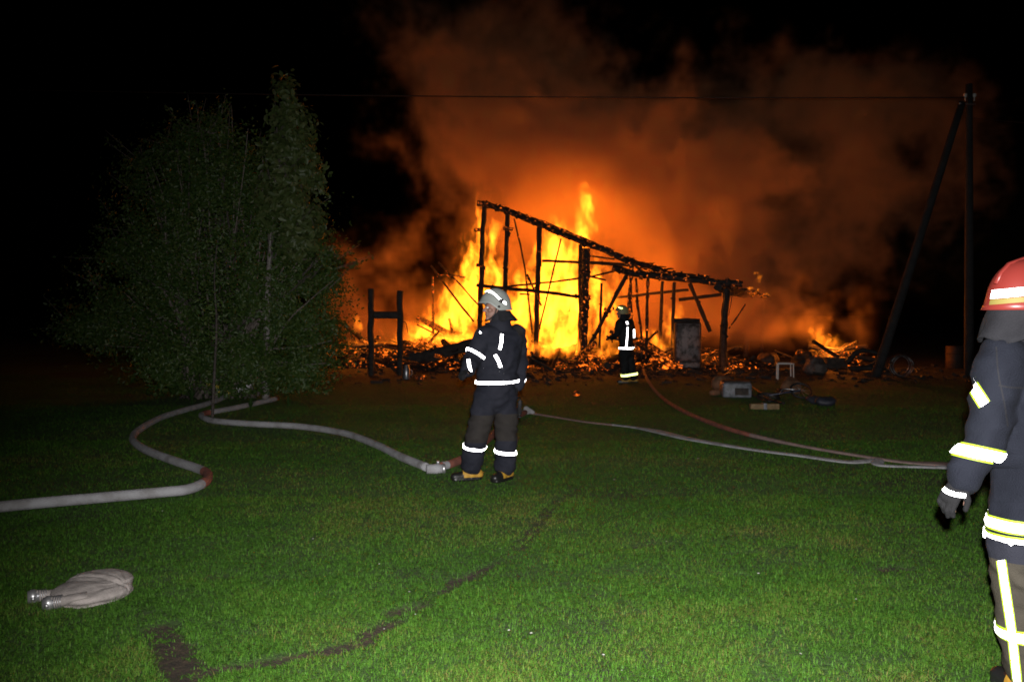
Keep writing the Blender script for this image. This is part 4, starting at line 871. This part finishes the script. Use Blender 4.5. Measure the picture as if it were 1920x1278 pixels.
def head_prims(c, yaw, pitch=0.0):
    """A head in local axes (facing -Y) turned to yaw; c is the middle of the head."""
    Mx = Matrix.Rotation(yaw, 3, 'Z') @ Matrix.Rotation(pitch, 3, 'X'); c = Vector(c); L = lambda *q: c + Mx @ Vector(q)
    def el(q, rx, ry, rz):
        V, Fc = ellipsoid((0, 0, 0), rx, ry, rz); return [c + Mx @ (v + Vector(q)) for v in V], Fc
    return [el((0, .012, .035), .074, .093, .088), el((0, -.022, -.045), .058, .070, .075), capsule(L(0, -.088, .012), L(0, -.108, -.022), .010, .016), capsule(L(-.014, -.096, -.024), L(.014, -.096, -.024), .010, .010),
            capsule(L(-.035, -.078, .030), L(.035, -.078, .030), .014, .014), capsule(L(-.022, -.086, -.056), L(.022, -.086, -.056), .008, .008), capsule(L(-.018, -.083, -.068), L(.018, -.083, -.068), .009, .009), el((0, -.070, -.098), .026, .024, .020),
            el((-.046, -.058, -.018), .022, .024, .020), el((.046, -.058, -.018), .022, .024, .020), el((-.077, .008, -.005), .011, .020, .032), el((.077, .008, -.005), .011, .020, .032), capsule(L(0, .02, -.06), L(0, .035, -.17), .055, .06)], Mx
def helmet(parent, c, yaw, m, crest=0.0, sc_=1.0, rear=-.055, front=.012, side=-.06, pitch=0.0, name='helmet'):
    """Fire helmet: shell open at the face, lower over ears and nape; outer and inner skins joined at the rim."""
    Mx = Matrix.Rotation(yaw, 3, 'Z') @ Matrix.Rotation(pitch, 3, 'X'); c = Vector(c); na, ne = 48, 14; V, Fc = [], []
    def rim(a):                                # a = 0 at the front
        f = math.cos(a); s = abs(math.sin(a)); return (front if f > .55 else front + (side - front) * min(1, (.55 - f) / .5)) if f > 0 else side + (rear - side) * min(1, -f)
    def P(a, e, off):
        rx, ry, rz = (.128 + off) * sc_, (.158 + off) * sc_, (.165 + off + crest) * sc_; zr = rim(a); z = zr + (rz - zr) * e; q = math.sqrt(max(0, 1 - (max(z, 0) / rz) ** 2)) if z > 0 else 1.0
        br = .020 * (1 - e) ** 8 * (1 if off > -.005 else 0); b = 1 + (.07 * (1 - e) ** 6 if math.cos(a) > .3 else 0)
        return c + Mx @ Vector((math.sin(a) * (rx * q + br), (-math.cos(a) * (ry * q * b + br)) + .012, z + .02))
    for off in (0, -.012):
        for i in range(ne + 1):
            for k in range(na): V.append(P(2 * math.pi * k / na, math.sin(math.pi / 2 * i / ne) if i < ne else .9999, off))
    n1 = (ne + 1) * na
    for o in (0, n1):
        for i in range(ne):
            for k in range(na):
                f = (o + i * na + k, o + i * na + (k + 1) % na, o + (i + 1) * na + (k + 1) % na, o + (i + 1) * na + k); Fc.append(f if o == 0 else f[::-1])
    for k in range(na): Fc.append((k, n1 + k, n1 + (k + 1) % na, (k + 1) % na))
    o = put(name, mesh(V, Fc), m, parent); return o, P, Mx
def helmet_strip(parent, P, path, w, m, off=.004, name='reflective_strip'):
    """Tape on the helmet along (angle deg, height) points."""
    pts = catmull([Vector((a, e, 0)) for a, e in path], 6); V, Fc = [], []
    for p in pts:
        for q in (-.5, .5): V.append(P(R(p.x), min(.999, max(0.02, p.y + q * w)), off))
    for i in range(len(pts) - 1): Fc.append((2 * i, 2 * i + 1, 2 * i + 3, 2 * i + 2))
    return put(name, mesh(V, Fc), m, parent)
def neck_flap(parent, c, yaw, a0, a1, drop, flare, m, top=-.05, sc_=1.0):
    Mx = Matrix.Rotation(yaw, 3, 'Z'); V, Fc = [], []; n = 28; k = 6; c = Vector(c)
    for off in (0, -.008):
        for i in range(k + 1):
            for j in range(n + 1):
                a = R(a0 + (a1 - a0) * j / n); f = i / k; w_ = (.013 * math.sin(j * .9 + 2 * f) + .006 * math.sin(j * 2.1 + 1)) * f; rx, ry = (.125 + flare * f + w_ + off) * sc_, (.150 + flare * 1.6 * f * (.6 - .4 * math.cos(a)) + w_ + off) * sc_
                V.append(c + Mx @ Vector((math.sin(a) * rx, -math.cos(a) * ry + .01, top - drop * f * (1 + .10 * math.sin(j * .8)) + .02)))
    n1 = (k + 1) * (n + 1)
    for o in (0, n1):
        for i in range(k):
            for j in range(n): q = (o + i * (n + 1) + j, o + (i + 1) * (n + 1) + j, o + (i + 1) * (n + 1) + j + 1, o + i * (n + 1) + j + 1); Fc.append(q if o == 0 else q[::-1])
    for j in range(n): Fc.append((k * (n + 1) + j, n1 + k * (n + 1) + j, n1 + k * (n + 1) + j + 1, k * (n + 1) + j + 1))
    return put('neck_flap', mesh(V, Fc), m, parent)
def hand_prims(wr, d, nrm, thumb=1, s=1.0, curl=(30, 45)):
    """Palm, four unequal bent fingers and a thumb from the side of the palm. nrm = the way the palm faces."""
    d = d.normalized(); nrm = (nrm - d * nrm.dot(d)).normalized(); sd = d.cross(nrm) * thumb; wr = Vector(wr)
    pr = [capsule(wr - d * .02 * s, wr + d * .035 * s, .030 * s, .038 * s, sd, .55), capsule(wr + d * .03 * s, wr + d * .078 * s, .040 * s, .040 * s, sd, .42)]
    for i, (off, L) in enumerate(((.031, .066), (.0105, .076), (-.0105, .070), (-.031, .054))):
        b = wr + d * (.090 - .004 * abs(i - 1)) * s + sd * off * s; a1, a2 = R(curl[0] + i * 3), R(curl[0] + curl[1] + i * 4)
        m1 = b + (d * math.cos(a1) + nrm * math.sin(a1)) * L * .52 * s; m2 = m1 + (d * math.cos(a2) + nrm * math.sin(a2)) * L * .5 * s
        pr += [capsule(b - d * .015 * s, m1, .0105 * s, .0100 * s), capsule(m1, m2, .0098 * s, .0088 * s)]
    b = wr + d * .028 * s + sd * .030 * s; m1 = b + (d * .62 + sd * .62 + nrm * .35).normalized() * .042 * s; m2 = m1 + (d * .85 + sd * .1 + nrm * .5).normalized() * .034 * s
    return pr + [capsule(b, m1, .015 * s, .0125 * s), capsule(m1, m2, .012 * s, .0105 * s)]
def boot(parent, ankle, toe_dir, m_up, m_toe, L=.29):
    d = Vector((toe_dir[0], toe_dir[1], 0)).normalized(); a = Vector((ankle.x, ankle.y, 0)); heel = a - d * .075; toe = a + d * (L - .115); s = Vector((-d.y, d.x, 0))
    me = fuse([capsule(heel + Vector((0, 0, .055)), a + d * .08 + Vector((0, 0, .055)), .050, .050, s, 1.0), capsule(a + d * .06 + Vector((0, 0, .045)), toe + Vector((0, 0, .045)), .052, .046, s, .85), capsule(a + Vector((0, 0, .06)), a - d * .01 + Vector((0, 0, .24)), .056, .066, s), capsule(heel + Vector((0, 0, .012)), toe + Vector((0, 0, .012)), .052, .054, s, .35)], .010, 3)
    for f in me.polygons:
        q = f.center - a
        if q.z < .034 or q.dot(d) > (L - .115) * .55 and q.z < .13: f.material_index = 1
    return put('boot', me, [m_up, m_toe], parent)

def firefighter(label, J, yaw_head, chest, coat, trou, helm, sc_=1.0, group='firefighters', pitch=0.0, knee=None):
    """J: joints in world space. Body first (one skin), then clothing and gear as its children."""
    base = J['ankle_l'].lerp(J['ankle_r'], .5); root = empty('person', (base.x, base.y, 0), label, 'person', group); s = sc_
    sh = (J['sho_r'] - J['sho_l']).normalized(); mid = J['sho_l'].lerp(J['sho_r'], .5); hip = J['hip_l'].lerp(J['hip_r'], .5); J['mid'], J['hip'] = mid, hip
    hpz, Mh = head_prims(J['head'], yaw_head, pitch)
    pr = list(hpz) + [capsule(J['head'] + Vector((0, 0, -.1)), mid + Vector((0, 0, .02)), .055, .07), capsule(mid - Vector((0, 0, .08)), hip + Vector((0, 0, .12)), .15, .13, sh, .65), capsule(hip + Vector((0, 0, .12)), hip, .13, .14, sh, .72), capsule(J['sho_l'], J['sho_r'], .06, .06)]
    for k in 'lr': pr += [capsule(J['sho_' + k], J['elb_' + k], .048, .040), capsule(J['elb_' + k], J['wri_' + k], .038, .028), capsule(J['hip_' + k], J['knee_' + k], .078, .055), capsule(J['knee_' + k], J['ankle_' + k], .054, .042)]
    for k in 'lr': pr += hand_prims(J['wri_' + k], J['hand_' + k] - J['wri_' + k], J['palm_' + k], J.get('th_' + k, 1), .93)
    put('body', fuse(pr, .0075, 2), SKIN, root)
    for sx in (-1, 1):
        e = J['head'] + Mh @ Vector((sx * .031, -.080, .008)); ey = put('eye', mesh(*ellipsoid(e, .0125, .0125, .0105)), EYE_W, root); put('iris', mesh(*ellipsoid(e + Mh @ Vector((0, -.0085, 0)), .006, .0055, .006)), EYE_D, ey)
    # jacket
    hem = J['hem']; fw_ = chest
    jp = [capsule(mid - Vector((0, 0, .13)) , hip + Vector((0, 0, .16)), .205 * s, .195 * s, sh, .74), sweep([(hip + Vector((0, 0, .25))).lerp(hem, q / 4) for q in range(5)], [(r_ * s, r_ * s * .8) for r_ in (.185, .195, .205, .212, .216)], 24, sh), capsule(J['sho_l'] + Vector((0, 0, -.01)), J['sho_r'] + Vector((0, 0, -.01)), .092 * s, .092 * s), capsule(mid + Vector((0, 0, -.03)), mid + Vector((0, 0, .075)), .115 * s, .095 * s), capsule(mid - sh * .09 - Vector((0, 0, .06)), mid + sh * .09 - Vector((0, 0, .06)), .13 * s, .13 * s)]
    for k in 'lr':
        w_ = J['elb_' + k].lerp(J['wri_' + k], .88); jp += [capsule(J['sho_' + k], J['elb_' + k], .092 * s, .078 * s), capsule(J['elb_' + k], w_, .077 * s, .064 * s)]
    jm = fuse(jp, .014, 4, .015, 6.5); jt = bvh(jm); jac = put('jacket', jm, coat, root)
    col = [mid.lerp(J['head'], f) + Vector((0, 0, -.0)) for f in (.1, .3, .55, .56, .3)]; put('collar', mesh(*sweep(col, [q_ * J.get('collar', 1) for q_ in (.135, .125, .130, .120, .110)], 24, cap=False)), coat, jac)
    put('neck_guard', fuse([capsule(J['head'] + Mh @ Vector((0, .03, -.09)), mid, .078, .10)], .012, 3, .004, 9), FLAP, root)
    # trousers
    tp = [capsule(hip + Vector((0, 0, .10)), hip, .185 * s, .19 * s, sh, .76)]
    for k in 'lr': tp += [capsule(J['hip_' + k], J['knee_' + k], .118 * s, .100 * s), capsule(J['knee_' + k], J['ankle_' + k] + Vector((0, 0, .07)), .100 * s, .098 * s)]
    tm = fuse(tp, .014, 3, .014, 6.5, (1, 1, .28))
    if knee:
        for f in tm.polygons:
            if knee(f.center, f.normal): f.material_index = 1
    tt = bvh(tm); tro = put('trousers', tm, trou if isinstance(trou, list) else [trou], root)
    for k in 'lr':
        if J.get('glove', True): put('glove', fuse(hand_prims(J['wri_' + k], J['hand_' + k] - J['wri_' + k], J['palm_' + k], J.get('th_' + k, 1), 1.08) + [capsule(J['elb_' + k].lerp(J['wri_' + k], .8), J['wri_' + k], .050, .044)], .0058, 2), GLOVE, root)
        boot(root, J['ankle_' + k], J['toe_' + k], BOOTY, BOOTB)
    J['root'], J['jt'], J['tt'], J['jac'], J['tro'], J['Mh'] = root, jt, tt, jac, tro, Mh
    return root
def band(J, tree, parent, a, b, f, width, m=None, **kw):
    p = a.lerp(b, f); return put('reflective_band', mesh(*ring_band(tree, p, b - a, width, **kw)), m or RETRO, parent)

# ---- the man in the white helmet, mid lawn, looking left
Y0 = 8.80
def q0(px, py, dy=0.0): return at(px, py, Y0 + dy)
J = dict(head=q0(927, 578), sho_l=q0(910, 628, -.10), sho_r=q0(968, 626, .10), elb_l=q0(886, 672, -.16), wri_l=q0(876, 696, -.36), hand_l=q0(866, 699, -.46), palm_l=Vector((.3, .2, -1)), elb_r=q0(974, 682, .20), wri_r=q0(969, 724, .14), hand_r=q0(967, 744, .12), palm_r=Vector((-1, 0, 0)), th_r=-1,
         hip_l=q0(913, 742, -.05), hip_r=q0(947, 742, .05), knee_l=q0(894, 815, -.10), knee_r=q0(950, 822, .03), ankle_l=q0(884, 884, 0), ankle_r=q0(947, 884, .0), toe_l=(-1, -.35), toe_r=(-.55, -.8), hem=q0(932, 716))
kn = lambda c, n: .40 < c.z < .67 and n.y < .35
firefighter('person in white helmet and dark suit with reflective tape, standing mid-lawn', J, R(-72), None, NAVY, [NAVY, PANEL], HELM_W, 1.05, knee=kn)
J['ankle_l'].z = J['ankle_r'].z = 0.0
hm, HP, Mh = helmet(J['root'], J['head'] + Vector((0, 0, .02)), R(-72), HELM_W, sc_=.98)
helmet_strip(hm, HP, [(18, .78), (45, .74), (75, .62), (100, .42), (118, .28)], .11, RETRO); helmet_strip(hm, HP, [(-18, .78), (-45, .74), (-75, .62), (-100, .42), (-118, .28)], .11, RETRO)
for a, e, r in ((88, .16, .014), (98, .44, .026)): put('ear_fitting', mesh(*sweep([HP(R(a), e, -.01), HP(R(a), e, .006)], [r, r * .9], 14)), BOOTB, hm); put('ear_fitting', mesh(*sweep([HP(R(-a), e, -.01), HP(R(-a), e, .006)], [r, r * .9], 14)), BOOTB, hm)
neck_flap(J['root'], J['head'], R(-72), 85, 275, .10, .045, FLAP, top=-.04)
put('chin_strap', mesh(*sweep(catmull([J['head'] + Mh @ Vector(q) for q in ((.082, .0, .0), (.075, -.03, -.07), (.04, -.075, -.115), (0, -.088, -.124), (-.04, -.075, -.115), (-.075, -.03, -.07), (-.082, 0, 0))], 5), [(.006, .014)] * 31, 8)), BOOTB, J['root'])
def RB(pix, w_, tree='jt', par='jac', m=None, lift=.007): return put('reflective_strip', mesh(*ribbon(J[tree], pix, w_, lift)), m or RETRO, J[par])
RB([(941, 626), (940, 642), (937, 655)], 5.2); RB([(928, 665), (934, 675), (939, 688)], 5.6)
for px, py in ((906, 690), (936, 696), (944, 700), (941, 690)): put('press_stud', mesh(*ribbon(J['jt'], [(px, py), (px + 1.2, py)], 1.4, .016, 2)), STEEL, J['jac'])
RB([(878, 673), (880, 686), (883, 697)], 5.2)
band(J, J['jt'], J['jac'], J['sho_l'], J['elb_l'], .80, .026)
band(J, J['jt'], J['jac'], J['hem'] + Vector((0, 0, .1)), J['hem'], .95, .028, n=56, maxd=.4)
band(J, J['tt'], J['tro'], J['knee_l'], J['ankle_l'], .27, .029); band(J, J['tt'], J['tro'], J['knee_r'], J['ankle_r'], .30, .029, sag=.02, ref=Vector((.3, -1, 0)))
put('shoulder_patch', mesh(*ribbon(J['jt'], [(962, 607), (972, 616), (978, 628)], 10, .006)), PANEL, J['jac'])
put('badge', mesh(*ribbon(J['jt'], [(899, 622), (902, 624)], 3, .008, 3)), RETRO, J['jac'])
put('hanging_torch', mesh(*sweep([q0(975, 745, -.05), q0(975, 752, -.05), q0(974, 776, -.05), q0(974, 782, -.05)], [.012, .022, .022, .03], 12)), RUBBER, J['root'])
# ---- the man with the hose in front of the fire, seen from behind
Y1 = 21.3
def q1(px, py, dy=0.0): return at(px, py, Y1 + dy)
J = dict(head=q1(1165, 587), sho_l=q1(1162, 606, -.16), sho_r=q1(1181, 605, .16), elb_l=q1(1157, 626, -.22), wri_l=q1(1146, 633, .0), hand_l=q1(1139, 633, .05), palm_l=Vector((.2, .5, -1)), elb_r=q1(1187, 628, .2), wri_r=q1(1172, 636, .3), hand_r=q1(1163, 637, .3), palm_r=Vector((-.2, -.6, -1)), th_r=-1,
         hip_l=q1(1169, 661, -.06), hip_r=q1(1179, 661, .08), knee_l=q1(1171, 686, -.08), knee_r=q1(1183, 685, .1), ankle_l=q1(1173, 711, -.06), ankle_r=q1(1188, 711, .08), toe_l=(-1, .1), toe_r=(-1, .35), hem=q1(1175, 653))
firefighter('person with a hose in dark suit, back turned, right before the burning frame', J, R(-100), None, BLACKC, BLACKC, HELM_Y, 1.0)
hm, HP, Mh = helmet(J['root'], J['head'] + Vector((0, 0, .02)), R(-100), HELM_Y)
helmet_strip(hm, HP, [(50, .62), (75, .58), (100, .62)], .16, RETRO_Y); put('lamp', mesh(*sweep([J['head'] + Mh @ Vector(q) for q in ((0, -.17, .11), (0, -.21, .11))], [.035, .04], 12)), RUBBER, hm)
neck_flap(J['root'], J['head'], R(-100), 80, 280, .10, .03, FLAP, top=-.04)
RB([(1177, 613), (1176, 632), (1174, 651)], 3.2, lift=.012, m=RETRO_F); RB([(1189, 617), (1189, 630), (1188, 642)], 3.4, lift=.012, m=RETRO_F); RB([(1175, 602), (1177, 608)], 4, lift=.012, m=RETRO_F)
band(J, J['jt'], J['jac'], J['hem'] + Vector((0, 0, .1)), J['hem'], .95, .05, RETRO_F, n=56, maxd=.4)
band(J, J['tt'], J['tro'], J['knee_l'], J['ankle_l'], .68, .06, RETRO_Y); band(J, J['tt'], J['tro'], J['knee_r'], J['ankle_r'], .64, .06, RETRO_Y)
nz = empty('hose_nozzle', q1(1150, 634, -.05), 'dark hose nozzle held by the person before the fire', 'nozzle'); put('barrel', mesh(*sweep([q1(1176, 640, -.1), q1(1150, 634, .05), q1(1140, 631, .12), q1(1137, 630, .13)], [.032, .03, .022, .028], 12)), RUBBER, nz); put('grip', mesh(*sweep([q1(1147, 633, .06), q1(1148, 642, .06)], [.016, .018], 10)), RUBBER, nz)
# ---- the red-helmeted man, close at the right edge
Y2 = 3.74
def q2(px, py, dy=0.0): return at(px, py, Y2 + dy)
J = dict(head=q2(1924, 590), sho_l=q2(1878, 676, -.05), sho_r=q2(2010, 676, .12), elb_l=q2(1846, 826, -.06), wri_l=q2(1802, 902, -.10), hand_l=q2(1778, 934, -.12), palm_l=Vector((1, .6, .2)), elb_r=q2(2050, 830, .2), wri_r=q2(2050, 930, .1), hand_r=q2(2046, 975, .08), palm_r=Vector((-1, 0, 0)), th_r=-1,
         hip_l=q2(1912, 1010, -.02), hip_r=q2(1985, 1010, .06), knee_l=q2(1922, 1160, -.02), knee_r=q2(2000, 1165, .1), ankle_l=q2(1932, 1292, .0), ankle_r=q2(2010, 1292, .1), toe_l=(-.2, 1), toe_r=(.2, 1), hem=q2(1948, 1014), collar=1.18)
J['ankle_l'].z = J['ankle_r'].z = .08
kn = lambda c, n: c.z < .62  # lower trousers paler: lens flare glow put into the cloth colour
firefighter('person in red helmet and blue jacket with lime tape, cut by the right edge', J, R(105), None, NAVY2, [NAVY, FLARE_TAUPE], HELM_R, 1.03, knee=kn)
hm, HP, Mh = helmet(J['root'], J['head'] + Vector((0, 0, .03)), R(105), HELM_R, crest=.02, sc_=.99, rear=-.03, front=-.01, side=-.03)
helmet_strip(hm, HP, [(-185, .30), (-165, .31), (-145, .33), (-118, .36)], .16, RETRO_N); helmet_strip(hm, HP, [(-185, .15), (-165, .16), (-145, .18), (-124, .20)], .10, mat('dull_yellow_tape', (.25, .20, .05), .6), .003)
put('crest', mesh(*sweep([HP(R(a), e, .006) for a, e in ((0, .5), (0, .7), (0, .88), (90, .998), (180, .88), (180, .7), (180, .5))], [(.006, .012)] * 7, 8)), HELM_R, hm)
neck_flap(J['root'], J['head'] + Vector((0, 0, .02)), R(105), 65, 295, .125, .03, FLAP, top=-.02)
# lettering on the helmet's side
tc = bpy.data.curves.new('lettering', 'FONT'); tc.body = 'VA'; tc.size = 1.0; tob = bpy.data.objects.new('t', tc); C.objects.link(tob); bpy.context.view_layer.update()
lm = bpy.data.meshes.new_from_object(tob.evaluated_get(bpy.context.evaluated_depsgraph_get())); bpy.data.objects.remove(tob)
bm = bmesh.new(); bm.from_mesh(lm); bmesh.ops.triangulate(bm, faces=bm.faces); bmesh.ops.subdivide_edges(bm, edges=bm.edges, cuts=2, use_grid_fill=True)
for v in bm.verts: v.co = HP(R(-112 + v.co.x * 15), .20 + v.co.y * .24, .004)
bm.to_mesh(lm); bm.free(); put('lettering', lm, BOOTB, hm)
def RB2(pix, w_, tree='jt', par='jac'):
    o = put('lime_strip', mesh(*ribbon(J[tree], pix, w_ * 1.45, .006)), LIME, J[par]); put('reflective_strip', mesh(*ribbon(J[tree], pix, w_, .010)), RETRO_N, o)
put('pocket', mesh(*ribbon(J['jt'], [(1893, 868), (1892, 940)], 56, .012)), NAVY2, J['jac']); put('pocket_flap', mesh(*ribbon(J['jt'], [(1893, 852), (1893, 878)], 62, .020, 4)), NAVY2, J['jac'])
put('shoulder_seam', mesh(*ribbon(J['jt'], [(1868, 650), (1872, 700), (1884, 760), (1890, 800)], 3, .004)), FLAP, J['jac']); put('yoke_seam', mesh(*ribbon(J['jt'], [(1872, 722), (1895, 726), (1920, 727)], 3, .004)), FLAP, J['jac'])
RB2([(1817, 712), (1828, 730), (1846, 758)], 17)
def band2(tree, par, a, b, f, width, **kw):
    p = a.lerp(b, f); o = put('lime_band', mesh(*ring_band(tree, p, b - a, width * 1.5, **kw)), LIME, par); put('reflective_band', mesh(*ring_band(tree, p, b - a, width, lift=.010, **kw)), RETRO_N, o)
band2(J['jt'], J['jac'], J['sho_l'], J['elb_l'], 1.16, .042); band2(J['jt'], J['jac'], J['sho_r'], J['elb_r'], .95, .042)
band2(J['jt'], J['jac'], J['hem'] + Vector((0, 0, .1)), J['hem'], .12, .036, n=60, maxd=.4); band2(J['jt'], J['jac'], J['hem'] + Vector((0, 0, .1)), J['hem'], .76, .036, n=60, maxd=.4)
gl = [o for o in J['root'].children if o.name.startswith('glove')][0]; gt = bvh(gl.data); off = WL[J['root']]
gm = BVHTree.FromPolygons([v.co + off for v in gl.data.vertices], [tuple(p.vertices) for p in gl.data.polygons]); put('reflective_strip', mesh(*ribbon(gm, [(1761, 903), (1772, 918), (1790, 926), (1811, 929)], 8, .005)), RETRO_N, gl)
RB2([(1877, 1050), (1886, 1110), (1895, 1170), (1902, 1230), (1908, 1285)], 13, 'tt', 'tro'); band2(J['tt'], J['tro'], J['knee_l'], J['ankle_l'], .12, .04); band2(J['tt'], J['tro'], J['knee_r'], J['ankle_r'], .12, .04)
